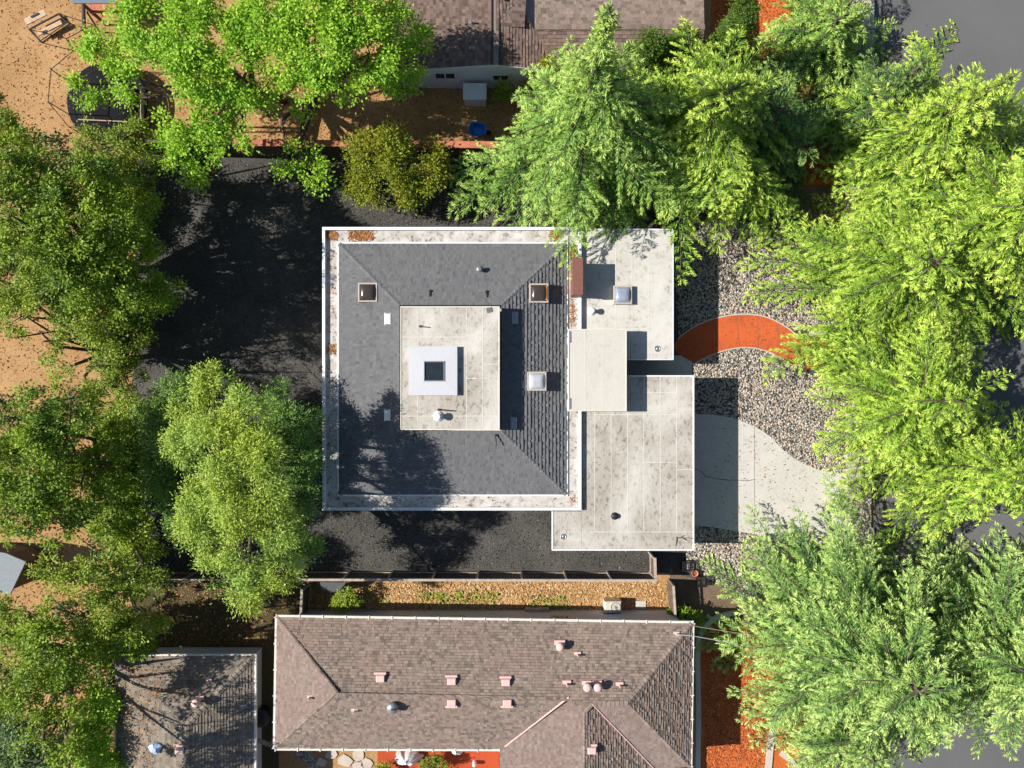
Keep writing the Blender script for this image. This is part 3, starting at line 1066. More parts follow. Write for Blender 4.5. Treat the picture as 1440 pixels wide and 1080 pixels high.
def pipe(px, py, z, r, h, mat, parent, cap=True, name='vent_pipe', label=None):
    w = P(px, py, z + h)
    mb = MB()
    pr = [(r * 2.1, z - .12), (r * 2.1, z + .02), (r * 1.15, z + .05), (r, z + .06), (r, z + h - .07)]
    if cap:
        pr += [(r * 1.5, z + h - .07), (r * 1.5, z + h - .02), (r * .9, z + h)]
    else:
        pr += [(r, z + h), (r * .75, z + h), (r * .75, z + h - .05)]
    mb.lathe((w.x, w.y), pr, 14)
    o = obj(name, mb, mat, parent, True)
    if label: o['label'] = label
    return o
pipe(674, 378, slope_z(674, 378), .09, .34, M['grey_metal'], house)
pipe(615, 586, ZC, .12, .42, M['white'], house)
def slotvent(px, py, mat, w=9, h=17):
    z = slope_z(px, py)
    x0, x1, y0, y1 = rect(px - w / 2, py - h / 2, px + w / 2, py + h / 2, z)
    mb = MB()
    mb.bev(x0, x1, y0, y1, z - .2, z + .10, .02)
    o = obj('roof_vent', mb, mat, house)
    for ya_ in (y0 - .004, y1 - .05):
        mb = MB()
        mb.box(x0 + .05, x1 - .05, ya_, ya_ + .054, z + .02, z + .104)
        obj('vent_slot', mb, M['grey_metal'], o)
slotvent(545.5, 448.5, M['white'])
slotvent(545, 583.5, M['white'])
slotvent(724, 447, M['grey_metal'])
slotvent(722, 595, M['grey_metal'])
def rod(px, py, px2, py2, z, r=.025, parent=house, mat='black_metal', name='roof_hook'):
    mb = MB()
    mb.tube([P(px, py, z + .06), P(px2, py2, z + .12)], r, 6)
    a = P(px, py, z)
    mb.box(a.x - .05, a.x + .05, a.y - .05, a.y + .05, z - .1, z + .07)
    obj(name, mb, M[mat], parent)
for a in ((605, 409, 604, 417), (684, 410, 685, 418), (581, 611, 582, 626), (697, 612, 698, 627)):
    rod(*a, slope_z(a[0], a[1]) + .02)
rod(591, 459, 600, 460, ZC)
rod(617, 576, 636, 578, ZC, .03)
mb = MB()
w = P(688, 436, ZC)
mb.obox((w.x, w.y), (1, .25), .13, .11, ZC - .01, ZC + .03)
obj('roof_patch', mb, M['roof_grey'], house)

# north-east flat roof
ZN = 2.2
mb = MB()
x0_, x1_, y0_, y1_ = rect(818.5, 322, 947, 506, ZN)
mb.bev(x0_ - .05, x1_, y0_, y1_, ZN - .28, ZN, .015)
obj('flat_roof', mb, M['coat_clean'], house)
mb = MB()
mb.box(x0_, x1_ - .12, y0_ + .12, y1_ - .2, -0.02, ZN - .282)
obj('wall', mb, M['wall_main'], house)
seams(ZN, [(p, 340, 505) for p in (912, 889, 866)], ((820, 910, 462),), house)
mb = MB()
ring(mb, (x0_ - .062, x1_ + .012, y0_ - .012, y1_ + .012), 0.05, ZN - 0.3, ZN + 0.02, 0.008)
obj('roof_rim', mb, M['white'], house)
dome_skylight(876, 414.5, ZN, 'frame_tan', 'dome_blue', 13, .24, 'grey-blue domed skylight on the flat roof')
pipe(833, 436.5, ZN, .10, .40, M['white'], house)
def drain(px, py, z, r=.16):
    w = P(px, py, z)
    mb = MB()
    mb.lathe((w.x, w.y), [(r, z - .02), (r, z + .015), (r * .8, z + .03), (r * .8, z + .012), (r * .35, z + .012), (r * .3, z + .05), (r * .1, z + .06)], 14)
    obj('roof_drain', mb, M['grey_metal'], house, True)
drain(924.5, 490.5, ZN)
# chimney box
zc = 3.45
x0_, x1_, y0_, y1_ = rect(805, 363.5, 819.5, 414, zc)
mb = MB()
mb.bev(x0_, x1_, y0_, y1_, ZB - .1, zc, .02)
ch = obj('chimney', mb, M['brick'], house)
mb = MB()
mb.bev(x0_ - .03, x1_ + .03, y0_ - .03, y1_ + .03, zc - .03, zc + .05, .02)
obj('chimney_cap', mb, M['brick'], ch)
# garage roof
ZG = 2.2
mb = MB()
gx0, gx1, gy0, gy1 = rect(818.5, 528, 976, 774, ZG)
mb.bev(gx0, gx1, gy0, gy1, ZG - .3, ZG, .015)
x0_, x1_, y0_, y1_ = rect(776.5, 719, 818.4, 774, ZG)
mb.bev(x0_, gx0 - .003, gy0, y1_, ZG - .3, ZG, .015)
obj('garage_roof', mb, M['coat'], house)
mb = MB()
mb.box(gx0 + .03, gx1 - .25, gy0 + .3, gy1 - .15, -0.02, ZG - .302)
obj('garage_wall', mb, M['wall_main'], house)
mb = MB()
n_ = 6
xw = gx1 - .25
for k in range(4):
    mb.box(xw - .02, xw + .03, gy0 + .6, gy1 - 1.2, .05 + .45 * k, .48 + .45 * k)
obj('garage_door', mb, M['wall_pale'], house)
seams(ZG, [(p, 580 if p < 880 else 530, 748) for p in (836.5, 859.5, 882.5, 905.5, 928.5, 951.5)], ((836, 951, 583), (905, 951, 552), (829, 975, 748), (951, 975, 660), (905, 951, 650)), house)
mb = MB()
mb.bev(gx1 - .06, gx1 + .012, gy0 - .012, gy1 + .012, ZG - .32, ZG + .025, .008)
mb.bev(P(884, 0, ZG).x, gx1 - .062, gy1 - .06, gy1 + .012, ZG - .32, ZG + .025, .008)
mb.bev(x0_ - .012, gx1 - .062, gy0 - .012, gy0 + .06, ZG - .32, ZG + .025, .008)
mb.bev(x0_ - .012, x0_ + .06, gy0 + .062, y1_, ZG - .32, ZG + .025, .008)
obj('roof_rim', mb, M['white'], house)
pipe(865, 726.5, ZG, .09, .16, M['black_metal'], house)
drain(792.5, 754.5, ZG, .15)
# debris on the garage roof edge: a fallen twig
mb = MB()
for a, b in (((950, 756), (975, 757)), ((955, 757), (962, 753)), ((952, 757), (950, 768)), ((960, 757), (966, 760))):
    mb.tube([P(*a, ZG + .035), P(*b, ZG + .045)], [.02, .012], 5)
tag(obj('fallen_twig', mb, M['wood_dark']), 'small dark fallen twig at the corner of the white garage roof', 'twig')

# raised entry roof
ZE = 3.05
mb = MB()
x0_, x1_, y0_, y1_ = rect(799.5, 463, 881, 578, ZE)
mb.bev(x0_, x1_, y0_, y1_, ZE - .22, ZE, .015)
obj('entry_roof', mb, mat_stained('entry_roof_coating', (.56, .53, .47), (.48, .45, .39), (.36, .34, .29), 0.5, 0.6, 6, (1, .5, 1)), house)
mb = MB()
ring(mb, (x0_ - .012, x1_ + .012, y0_ - .012, y1_ + .012), .05, ZE - .24, ZE + .025, .008)
obj('entry_roof_edge', mb, M['seam'], house)
mb = MB()
mb.box(x0_ + .25, x1_ - .03, y0_ + .03, y1_ - .03, ZB - .1, ZE - .222)
obj('entry_wall', mb, M['wall_main'], house)
seams(ZE, [(822, 465, 576), (847, 465, 576)], (), house)
for py0, py1 in ((466, 482), (560, 575)):
    mb = MB()
    a, b = P(801, py0, ZE), P(801, py1, ZE)
    mb.box(a.x, a.x + .07, b.y, a.y, ZE - .01, ZE + .02)
    obj('roof_clip', mb, M['grey_metal'], house)
mb = MB()
a, b = P(797.6, 470, ZE), P(797.6, 572, ZE)
mb.tube([(a.x - .04, a.y, ZE - .25), (a.x - .04, b.y, ZE - .25)], .035, 6)
obj('gutter', mb, M['grey_metal'], house)

# rusty leaf litter caught on the roof edge
def roof_litter(areas):
    A = []
    for (a, b, c, d, n, z) in areas:
        q = np.column_stack([RNG.normal((a + c) / 2, (c - a) * .27, n), RNG.normal((b + d) / 2, (d - b) * .27, n)])
        q = q[(q[:, 0] > a) & (q[:, 0] < c) & (q[:, 1] > b) & (q[:, 1] < d)]
        k = (H - z) / F
        A.append(np.column_stack([(q[:, 0] - 720) * k, (540 - q[:, 1]) * k, np.full(len(q), z)]))
    return np.vstack(A)
al = roof_litter([(458, 324, 475, 338, 350, ZB), (489, 323, 527, 340, 700, ZB), (772, 322, 792, 338, 260, ZB), (800, 344, 811, 366, 260, ZB),
                  (460, 484, 473, 497, 120, ZB), (799, 420, 812, 460, 130, ZB), (460, 345, 474, 480, 50, ZB), (460, 500, 474, 700, 60, ZB), (480, 699, 800, 713, 50, ZB), (800, 690, 812, 712, 25, ZB)])
litter('roof_leaf_litter', al[:, :2], al[:, 2], 0.10, M['litter'], 'rusty orange leaf litter caught along the white roof edge', 'leaf litter')

# ================================================================== BROWN HOUSE (south)
E, RZ = 2.4, 3.7
bh = thing('brown_roofed_house', 'long house with a mottled brown shingle roof and pink roof vents', 'house', P(680, 960), None)
A_, B_, C_ = P(390, 868, E), P(973, 877, E), P(970, 1078, E)
D_, E_ = P(387, 1052, E), P(703, 1053, E)
Lr, Rr = P(474, 974, RZ), P(883, 989, RZ)
Vt = P(800, 980, 3.62)
Wt, Wb = P(822, 1001, RZ - .12), P(822, 1180, RZ - .12)
El = P(703, 1180, E)
V2 = P(833, 990, RZ - .02)
V2b = P(921, 1082, E)
Wr = P(940, 1180, E)
def slope(pts, mat, seed, parent, course=.135, tab=.15, name='roof_slope', th=.016, rn=.016):
    mb = MB()
    shingles(mb, pts, course, tab, th, rn, seed)
    return obj(name, mb, M[mat], parent)
slope([A_, B_, Rr, Lr], 'roof_brown', 1, bh)
slope([D_, A_, Lr], 'roof_brown_sunlit', 2, bh)
slope([D_, E_, Vt, Lr], 'roof_brown', 3, bh)
slope([Vt, V2, Rr, Lr][::-1] and [P(800, 980, 3.6), P(833, 991, 3.66), Rr, Lr], 'roof_brown', 4, bh)
slope([B_, C_, Rr], 'roof_brown', 5, bh, th=.018, rn=.024)
slope([El, E_, Vt, Wt, Wb], 'roof_brown_sunlit', 6, bh)
slope([Wr, Wb, Wt, V2, V2b], 'roof_dark_brown', 7, bh) if False else slope([P(921, 1082, E), P(921, 1180, E), Wb, Wt, V2], 'roof_brown', 7, bh, th=.018, rn=.024)
slope([P(921, 1082, E), P(970, 1078, E), Rr, V2], 'roof_brown_sunlit', 8, bh)
slope([Vt + Vector((-.25, .05, -.02)), Wt, V2 + Vector((.05, .05, 0))], 'roof_brown', 9, bh)
for a_, b_, w_, st_, dp_, lf_ in ((B_, Rr, .15, .2, .05, .03), (Rr, V2, .12, .2, .04, .03), (C_, Rr, .1, .2, .05, .02), (A_, Lr, .07, .22, .035, .02), (D_, Lr, .07, .22, .035, .02), (Wt, Wb, .08, .2, .04, .02), (Wt, V2, .10, .2, .02, .03)):
    mb = MB()
    ridge_caps(mb, a_, b_, w_, st_, dp_, lf_)
    obj('ridge_caps', mb, M['roof_brown'], bh)
mb = MB()
mb.tube([Vt + Vector((0, 0, .03)), E_ + Vector((.25, .15, .06))], .045, 6)
obj('valley_flashing', mb, M['pink'], bh)
mb = MB()
mb.tube([V2 + Vector((0, 0, .02)), P(921, 1082, E + .05)], .035, 6)
obj('valley_flashing', mb, M['pink'], bh)
mb = MB()
def gutter(mb, a, b, w=.06):
    a, b = Vector(a), Vector(b)
    d = (b - a)
    c = (a + b) / 2
    mb.obox((c.x, c.y), (d.x, d.y), d.length / 2, w, E - .12, E - .0)
    n = int(d.length / 1.1)
    for i in range(n + 1):
        q = a.lerp(b, i / max(1, n))
        mb.obox((q.x, q.y), (d.x, d.y), .025, w + .035, E - .02, E + .03)
mb = None
for a_, b_ in ((A_ + Vector((-.05, .06, 0)), B_ + Vector((.05, .06, 0))), (A_ + Vector((-.06, -.002, 0)), D_ + Vector((-.06, 0, 0))), (D_ + Vector((.002, -.06, 0)), E_ + Vector((0, -.06, 0))), (B_ + Vector((.06, -.002, 0)), C_ + Vector((.06, 0, 0)))):
    mb = MB()
    gutter(mb, a_, b_)
    obj('gutter', mb, M['gutter'], bh)
mb = MB()
mb.box(A_.x + .45, B_.x - .45, D_.y + .45, A_.y - .42, -.02, E - .02)
mb.box(El.x + .45, P(921, 0, E).x - .1, Wb.y, D_.y + .448, -.02, E - .02)
obj('wall', mb, M['wall_pale'], bh)
for px in (470, 560, 640, 790):
    mb = MB()
    a = P(px, 858, 1.2)
    mb.box(a.x - .5, a.x + .5, A_.y - .43, A_.y - .40, .95, 1.9)
    obj('window', mb, M['glass'], bh)

def plane_z(pts, x, y):
    a, b, c = pts
    n = (b - a).cross(c - a)
    return a.z - (n.x * (x - a.x) + n.y * (y - a.y)) / n.z
def on_plane(pts, px, py):
    z = 3.0
    for _ in range(6):
        w = P(px, py, z)
        z = plane_z(pts, w.x, w.y)
    return P(px, py, z)
NS, SS, WS = (A_, B_, Rr), (D_, E_, Lr), (D_, A_, Lr)
WW = (E_, Vt, Wt)
WE = (P(921, 1082, E), Wb, Wt)
def box_vent(w, parent, mat='pink', s=.205, hh=.17, ydir=1):
    mb = MB()
    mb.bev(w.x - s, w.x + s, w.y - s * .8, w.y + s * .8, w.z - .25, w.z + hh, .03)
    o = obj('roof_vent', mb, M[mat], parent)
    mb = MB()
    mb.box(w.x - s - .11, w.x + s + .05, w.y + ydir * s * .82, w.y + ydir * (s * .82 + .1), w.z - .2, w.z + .05)
    obj('vent_flange', mb, M[mat], o)
    return o
for px, py in ((535.5, 953), (635.5, 957), (711.5, 958.5)):
    box_vent(on_plane(NS, px, py), bh)
for px, py in ((635.5, 987), (713.5, 987)):
    box_vent(on_plane(SS, px, py), bh, ydir=-1)
box_vent(on_plane(WW, 806, 1055), bh, ydir=1)
box_vent(on_plane(WE, 832, 1054), bh, ydir=1)
def flue(w, parent, mat='pink', r=.10, h=.5, plate=.22, cap=True, name='vent_pipe'):
    mb = MB()
    pr = [(r, w.z - .15), (r, w.z + h - .08)]
    if cap:
        pr += [(r * 1.7, w.z + h - .08), (r * 1.7, w.z + h - .02), (r * .8, w.z + h + .03)]
    else:
        pr += [(r, w.z + h), (r * .7, w.z + h), (r * .7, w.z + h - .1)]
    mb.lathe((w.x, w.y), pr, 12)
    o = obj(name, mb, M[mat], parent, True)
    if plate:
        mb = MB()
        mb.box(w.x - plate, w.x + plate, w.y - .02, w.y + plate * .8, w.z - .15, w.z + .06)
        obj('flashing_plate', mb, M[mat], o)
    return o
for px, py, r, h, pl in ((787, 906, .12, .42, .26), (812, 920, .045, .3, .16), (797, 961, .05, .3, .2), (825, 962, .12, .45, .22), (839.5, 962, .12, .45, .22), (871, 963, .045, .3, .18), (951, 891, .04, .3, .14)):
    flue(on_plane(NS, px, py), bh, 'pink', r, h, pl, r > .1)
flue(on_plane(WS, 436, 980), bh, 'pink', .045, .3, .12, False)
flue(on_plane(SS, 499, 999), bh, 'pink', .04, .28, .16, False)
w = on_plane(SS, 553, 992)
mb = MB()
mb.lathe((w.x, w.y), [(.17, w.z - .2), (.17, w.z + .2), (.27, w.z + .22), (.27, w.z + .30), (.2, w.z + .38), (.06, w.z + .42)], 18)
tb = obj('turbine_vent', mb, M['grey_metal'], bh, True)
mb = MB()
mb.box(w.x - .02, w.x + .26, w.y - .035, w.y + .035, w.z + .36, w.z + .43)
obj('vent_slot', mb, M['black_metal'], tb)

# ================================================================== SMALL HOUSE (south-west)
sh = thing('small_house', 'smaller house with a leaf-littered grey brown hip roof under tree shade', 'house', P(260, 1010))
E2, R2 = 2.35, 3.35
a, b = P(163, 923, E2), P(357, 922, E2)
hip = P(262, 1020, R2)
bs, as_ = P(357, 1200, E2), P(163, 1200, E2)
hs = P(262, 1200, R2)
slope([a, b, hip], 'roof_tan_grey', 21, sh, .16, .22)
slope([b, bs, hs, hip], 'roof_tan_grey', 22, sh, .14, .15, th=.014, rn=.014)
slope([as_, a, hip, hs], 'roof_tan_grey', 23, sh, .16, .22)
for a_, b_, w_ in ((b, hip, .14), (hip, hs, .14), (a, hip, .08)):
    mb = MB()
    ridge_caps(mb, a_, b_, w_, .22, .045, .03)
    obj('ridge_caps', mb, M['roof_tan_grey'], sh)
mb = MB()
mb.box(a.x - .05, b.x + .12, a.y + .002, a.y + .11, E2 - .12, E2 + .01)
mb.box(b.x + .002, b.x + .12, bs.y, a.y, E2 - .12, E2 + .01)
for i in range(8):
    q = b.lerp(bs, i / 8)
    mb.box(b.x - .02, b.x + .15, q.y - .03, q.y + .03, E2, E2 + .03)
obj('gutter', mb, M['gutter'], sh)
w1, w2 = P(205, 914, 0), P(365.5, 913.5, 0)
mb = MB()
wx, wy = P(366, 0, .2).x, P(0, 912.5, .2).y
mb.box(a.x + .9, wx, bs.y, wy, -.02, E2 - .06)
obj('wall', mb, M['wall_pale'], sh)
P1 = (a, b, hip)
P2 = (b, bs, hip)
flue(on_plane(P1, 294, 957), sh, 'pink', .04, .35, .14, False)
flue(on_plane(P1, 281, 983), sh, 'pink', .12, .5, .2)
flue(on_plane(P2, 343, 994), sh, 'grey_metal', .05, .25, .15, False)
w = on_plane(P2, 258, 1055)
box_vent(P(254, 1054, 3.3), sh, s=.2)
# blue scrap of plastic on the roof
w = on_plane(P1, 219, 1052)
mb = MB()
cx, cy, cz = P(219, 1052, 3.05)
vs = [(cx + .3 * math.cos(t) * (1 + .3 * math.sin(3 * t)), cy + .26 * math.sin(t), cz + .08 + .05 * math.sin(4 * t)) for t in np.linspace(0, 2 * PI, 14)[:-1]]
vs2 = [(cx + .1 * math.cos(t), cy + .1 * math.sin(t), cz + .2) for t in np.linspace(0, 2 * PI, 14)[:-1]]
mb.add(vs + vs2 + [(v[0], v[1], v[2] - .15) for v in vs], [(i, (i + 1) % 13, 13 + (i + 1) % 13, 13 + i) for i in range(13)] + [tuple(range(13, 26))] + [(26 + i, 26 + (i + 1) % 13, (i + 1) % 13, i) for i in range(13)])
tag(obj('plastic_bag', mb, mat_plain('pale_blue_plastic', (.38, .52, .75), .4)), 'pale blue crumpled plastic lying on the grey brown roof', 'plastic bag')
tag(litter('roof_leaves', sample([(172, 935), (240, 940), (300, 930), (250, 1000), (205, 1090), (180, 1090)], 500) * (H - 3.0) / H, 2.95, .11, M['litter'], 'orange leaves littering the shaded roof', 'leaves'))
# drop the roof leaves exactly onto the slopes is done by their scatter height above
# dark round lid by the wall
mb = MB()
w = P(372, 1002)
mb.lathe((w.x, w.y), [(.40, 0), (.46, .55), (.48, .58), (.46, .66), (.2, .70), (.05, .71)], 20)
tag(obj('barrel', mb, M['black_metal'], None, True), 'black round barrel standing between the two brown roofs', 'barrel')
mb = MB()
mb.obox(P(377, 1030)[:2], (1, -.35), .42, .1, .9, .98)
mb.obox(P(366, 1026)[:2], (1, -.35), .06, .06, -.02, .98)
mb.obox(P(388, 1035)[:2], (1, -.35), .06, .06, -.02, .98)
tag(obj('wooden_gate', mb, M['wood_pale']), 'pale gate rail between the small house and the long house', 'gate')

# ================================================================== NORTH HOUSE
nh = thing('gabled_house', 'house with a lavender gable wall and dark brown shingle roof', 'house', P(700, 60))
yw = 15.62
EZ, GZ = 2.35, 2.98
pk = Vector((P(697, 88, GZ).x, 15.45, GZ))
far = 40.0
le, re_ = P(551, 97, EZ).x, P(778, 97, EZ).x
rx = P(752, 37, GZ).x
ry = P(752, 37, GZ).y
rxe = P(986, 0, EZ).x
mb = MB()
def nslope(pts, mat, seed):
    return slope([Vector(p) for p in pts], mat, seed, nh, .16, .2)
nslope([(le, far, EZ), (le, 15.45, EZ), tuple(pk), (pk.x, far, GZ)], 'roof_dark_brown', 31)
ye = 15.45
nslope([(re_, ye, EZ), (re_, 17.5, EZ + .1), (rx, ry, GZ - .12), (pk.x + .02, ry + 3, GZ), (pk.x, ye, GZ)], 'roof_dark_brown', 32)
nslope([(rx - .5, ry, GZ - .1), (pk.x, ry, GZ), (pk.x, far, GZ), (rx + 1, far, GZ - .35)][::-1], 'roof_dark_brown', 35)
nslope([(re_, ye, EZ), (rxe, ye, EZ), (rxe, ry, GZ - .1), (rx, ry, GZ - .1)], 'roof_dark_brown', 33)
nslope([(rxe, far, EZ - .6), (rx, far, EZ - .6), (rx, ry, GZ - .1), (rxe, ry, GZ - .1)], 'roof_brown', 34)
mb = MB()
ridge_caps(mb, (rx, ry, GZ - .08), (rxe, ry, GZ - .08), .13, .22, .03, .05)
obj('ridge_caps', mb, M['roof_brown'], nh)
mb = MB()
mb.box(pk.x - .14, pk.x + .14, pk.y, far, GZ - .02, GZ + .05)
rc = obj('ridge_board', mb, M['roof_brown'], nh)
for s in (-1, 1):
    mb = MB()
    mb.box(pk.x + s * .18 - .035, pk.x + s * .18 + .035, pk.y, far, GZ - .1, GZ + .09)
    obj('ridge_rail', mb, M['black_metal'], nh)
mb = MB()
lw, rw = P(592, 110, EZ).x, P(748, 110, EZ).x
gz = lambda x: (EZ + (GZ - EZ) * (1 - abs(x - pk.x) / ((pk.x - le) if x < pk.x else (re_ - pk.x)))) - .06
prof = [(lw, -.02), (rw, -.02), (rw, gz(rw)), (pk.x, gz(pk.x)), (lw, gz(lw))]
vs = [(x, yw - .02, z) for x, z in prof] + [(x, yw + .2, z) for x, z in prof]
mb.add(vs, [(0, 1, 2, 3, 4), (9, 8, 7, 6, 5)] + [(i, 5 + i, 5 + (i + 1) % 5, (i + 1) % 5) for i in range(5)])
mb.box(P(560, 0, 1).x, lw - .003, yw + .01, yw + .2, -.02, gz(P(560, 0, 1).x))
mb.box(lw + .1, rxe - .4, yw + .21, far, -.02, EZ - .15)
obj('wall', mb, M['wall_lav'], nh)
mb = MB()
def gseg(xa, xb):
    za, zb_ = gz(xa) + .05, gz(xb) + .05
    mb.add([(xa, yw - .20, za - .13), (xb, yw - .20, zb_ - .13), (xb, yw - .20, zb_), (xa, yw - .20, za), (xa, yw - .14, za - .13), (xb, yw - .14, zb_ - .13), (xb, yw - .14, zb_), (xa, yw - .14, za)],
           [(0, 1, 2, 3), (7, 6, 5, 4), (3, 2, 6, 7), (0, 4, 5, 1)])
gseg(le, pk.x)
gseg(pk.x, re_)
obj('barge_board', mb, M['wall_lav'], nh)
def nwin(px0, px1, z0, z1, n):
    xa, xb = P(px0, 0, (z0 + z1) / 2).x, P(px1, 0, (z0 + z1) / 2).x
    mb = MB()
    mb.box(xa, xb, yw - .07, yw - .023, z0, z0 + .06)
    mb.box(xa, xb, yw - .07, yw - .023, z1 - .06, z1)
    for i in range(n + 1):
        x = xa + (xb - xa - .06) * i / n
        mb.box(x, x + .06, yw - .068, yw - .023, z0 + .06, z1 - .06)
    w_ = obj('window', mb, M['white'], nh)
    mb = MB()
    mb.box(xa + .03, xb - .03, yw - .045, yw - .022, z0 + .03, z1 - .03)
    obj('pane', mb, M['glass'], w_)
nwin(692, 716, .98, 1.62, 2)
nwin(611, 641, 1.15, 1.85, 2)
for px, py in ((664, 35), (664, 71), (709, 5)):
    z = EZ + .3
    w = P(px, py, GZ - .25)
    flue(Vector((w.x, w.y, gz(w.x) + .05)), nh, 'grey_metal', .05, .3, .14, False)
# metal cabinet by the gable wall
cb = thing('metal_cabinet', 'white metal garden cabinet beside the lavender gable wall', 'cabinet', P(668, 136))
x0_, x1_, y0_, y1_ = rect(653, 122, 683, 141, .8)
mb = MB()
mb.box(x0_, x1_, y0_, y1_, -.02, 1.0)
obj('body', mb, M['wall_lav'], cb)
mb = MB()
mb.add([(x0_ - .05, y0_ - .06, 1.003), (x1_ + .05, y0_ - .06, 1.003), (x1_ + .05, y1_ + .03, 1.12), (x0_ - .05, y1_ + .03, 1.12), (x0_ - .05, y0_ - .06, 1.04), (x1_ + .05, y0_ - .06, 1.04), (x1_ + .05, y1_ + .03, 1.16), (x0_ - .05, y1_ + .03, 1.16)],
       [(3, 2, 1, 0), (4, 5, 6, 7), (0, 1, 5, 4), (1, 2, 6, 5), (2, 3, 7, 6), (3, 0, 4, 7)])
obj('lid', mb, M['plastic_white'], cb)

# blue-roofed play shed at the top edge
ps = thing('play_tower', 'wooden play tower with a blue-grey roof at the edge of the dirt yard', 'play tower', P(140, 20))
x0_, x1_, y0_, y1_ = rect(100, -40, 162, 3, 2.4)
for xx in (x0_ + .3, x1_ - .15):
    for yy in (y0_ + .15, y1_ - .2):
        mb = MB()
        mb.box(xx - .06, xx + .06, yy - .06, yy + .06, -.02, 2.3)
        obj('post', mb, M['wood_dark'], ps)
mb = MB()
my = (y0_ + y1_) / 2
mb.add([(x0_, y0_, 2.3), (x1_, y0_, 2.3), (x1_, my, 2.75), (x0_, my, 2.75), (x1_, y1_, 2.3), (x0_, y1_, 2.3)], [(0, 1, 2, 3), (3, 2, 4, 5)])
mb.add([(x0_, y0_, 2.25), (x1_, y0_, 2.25), (x1_, my, 2.7), (x0_, my, 2.7), (x1_, y1_, 2.25), (x0_, y1_, 2.25)], [(3, 2, 1, 0), (5, 4, 2, 3)])
obj('roof', mb, mat_plain('blue_grey_roof', (.16, .20, .26), .6), ps)
mb = MB()
mb.tube([P(117, 3, 2.2), P(118, 42, 2.1)], .09, 8)
mb.tube([P(123, 18, 2.1), P(140, 45, 0)], .05, 6)
mb.tube([P(118, 42, 2.1), P(122, 52, 0)], .06, 6)
obj('swing_beam', mb, M['wood_dark'], ps)
mb = MB()
mb.box(x0_ + .2, x1_ - .1, y0_ + .1, y1_ - .15, 1.2, 1.3)
obj('deck', mb, M['wood_red'], ps)

# garden swing seat toppled on the dirt
gs = thing('swing_seat', 'pale wooden swing seat in a thin black metal frame on tan dirt', 'swing seat', P(72, 40))
u1 = (P(85, 22) - P(45, 42)).normalized()
mb = MB()
mb.obox(P(60, 32)[:2], u1[:2], .58, .17, .52, .58)
obj('seat_board', mb, M['wood_tan'], gs)
mb = MB()
mb.obox(P(76, 44)[:2], u1[:2], .68, .11, .30, .36)
obj('backrest', mb, M['wood_tan'], gs)
mb = MB()
def T(*pp, r=.025): mb.tube([P(*q) for q in pp], r, 6)
T((40, 41, .02), (58, 60, .02)); T((58, 60, .02), (98, 33, .02)); T((98, 33, .02), (82, 19, .02)); T((82, 19, .02), (40, 41, .02))
T((40, 41, .02), (44, 40, .9)); T((58, 60, .02), (56, 58, .9)); T((98, 33, .02), (94, 32, .9)); T((82, 19, .02), (82, 20, .9))
T((44, 40, .9), (82, 20, .9)); T((56, 58, .9), (94, 32, .9)); T((44, 40, .9), (56, 58, .9)); T((82, 20, .9), (94, 32, .9))
obj('frame', mb, M['black_metal'], gs)
mb = MB()
mb.obox(P(60, 30)[:2], u1[:2], .22, .05, .583, .62)
mb.obox(P(70, 51)[:2], u1[:2], .12, .09, .363, .42)
obj('cushion', mb, M['black_metal'], gs)

# trampoline
tr = thing('trampoline', 'black round trampoline with net poles half under the bright green tree', 'trampoline', P(150, 143))
w = P(150, 143, .8)
mb = MB()
mb.lathe((w.x, w.y), [(1.75, .74), (1.75, .76), (.9, .745), (.05, .74)], 40)
obj('mat', mb, mat_plain('black_mesh', (.012, .012, .013), .9, spec=.1), tr, True)
mb = MB()
for i in range(40):
    t0, t1 = 2 * PI * i / 40, 2 * PI * (i + 1) / 40
    mb.add([(w.x + r_ * math.cos(t), w.y + r_ * math.sin(t), z_) for (r_, z_) in ((1.74, .78), (2.06, .78), (2.1, .72)) for t in (t0, t1)], [(0, 2, 3, 1), (2, 4, 5, 3)])
obj('spring_pad', mb, mat_plain('dark_pad', (.014, .015, .02), .8, spec=.1), tr)
for i in range(8):
    mb = MB()
    t = 2 * PI * i / 8 + .3
    x, y = w.x + 2.1 * math.cos(t), w.y + 2.1 * math.sin(t)
    mb.tube([(x, y, -.02), (x, y, 2.3)], .025, 6)
    t2 = 2 * PI * (i + 1) / 8 + .3
    mb.tube([(x, y, 2.3), (w.x + 2.1 * math.cos(t2), w.y + 2.1 * math.sin(t2), 2.3)], .02, 5)
    obj('net_pole', mb, M['black_metal'], tr)
mb = MB()
mb.tube([P(198, 128, .9), P(198, 172, .9)], .03, 6)
mb.tube([P(198, 172, .9), P(110, 168, .9)], .03, 6)
obj('side_rail', mb, M['wood_tan'], tr)

# wheelbarrow
wb = thing('wheelbarrow', 'blue wheelbarrow on bare dirt behind the north fence', 'wheelbarrow', P(671, 181))
w = P(672, 182, .6)
mb = MB()
n_ = 20
def tray(rx_, ry_, z, sh_=0): return [(w.x + sh_ + rx_ * (abs(math.cos(t)) ** .6) * math.copysign(1, math.cos(t)), w.y + ry_ * (abs(math.sin(t)) ** .6) * math.copysign(1, math.sin(t)) * (1.0 if math.cos(t) < 0.3 else .85), z) for t in np.linspace(0, 2 * PI, n_ + 1)[:-1]]
lv = [tray(.25, .2, .36), tray(.43, .36, .64), tray(.46, .39, .65), tray(.40, .335, .635), tray(.24, .19, .39)]
for q in lv: mb.v += q
for i in range(4):
    for k in range(n_):
        k2 = (k + 1) % n_
        mb.f.append((i * n_ + k, i * n_ + k2, (i + 1) * n_ + k2, (i + 1) * n_ + k))
mb.f.append(tuple(range(4 * n_, 5 * n_)))
mb.f.append(tuple(range(n_))[::-1])
obj('tray', mb, M['blue'], wb)
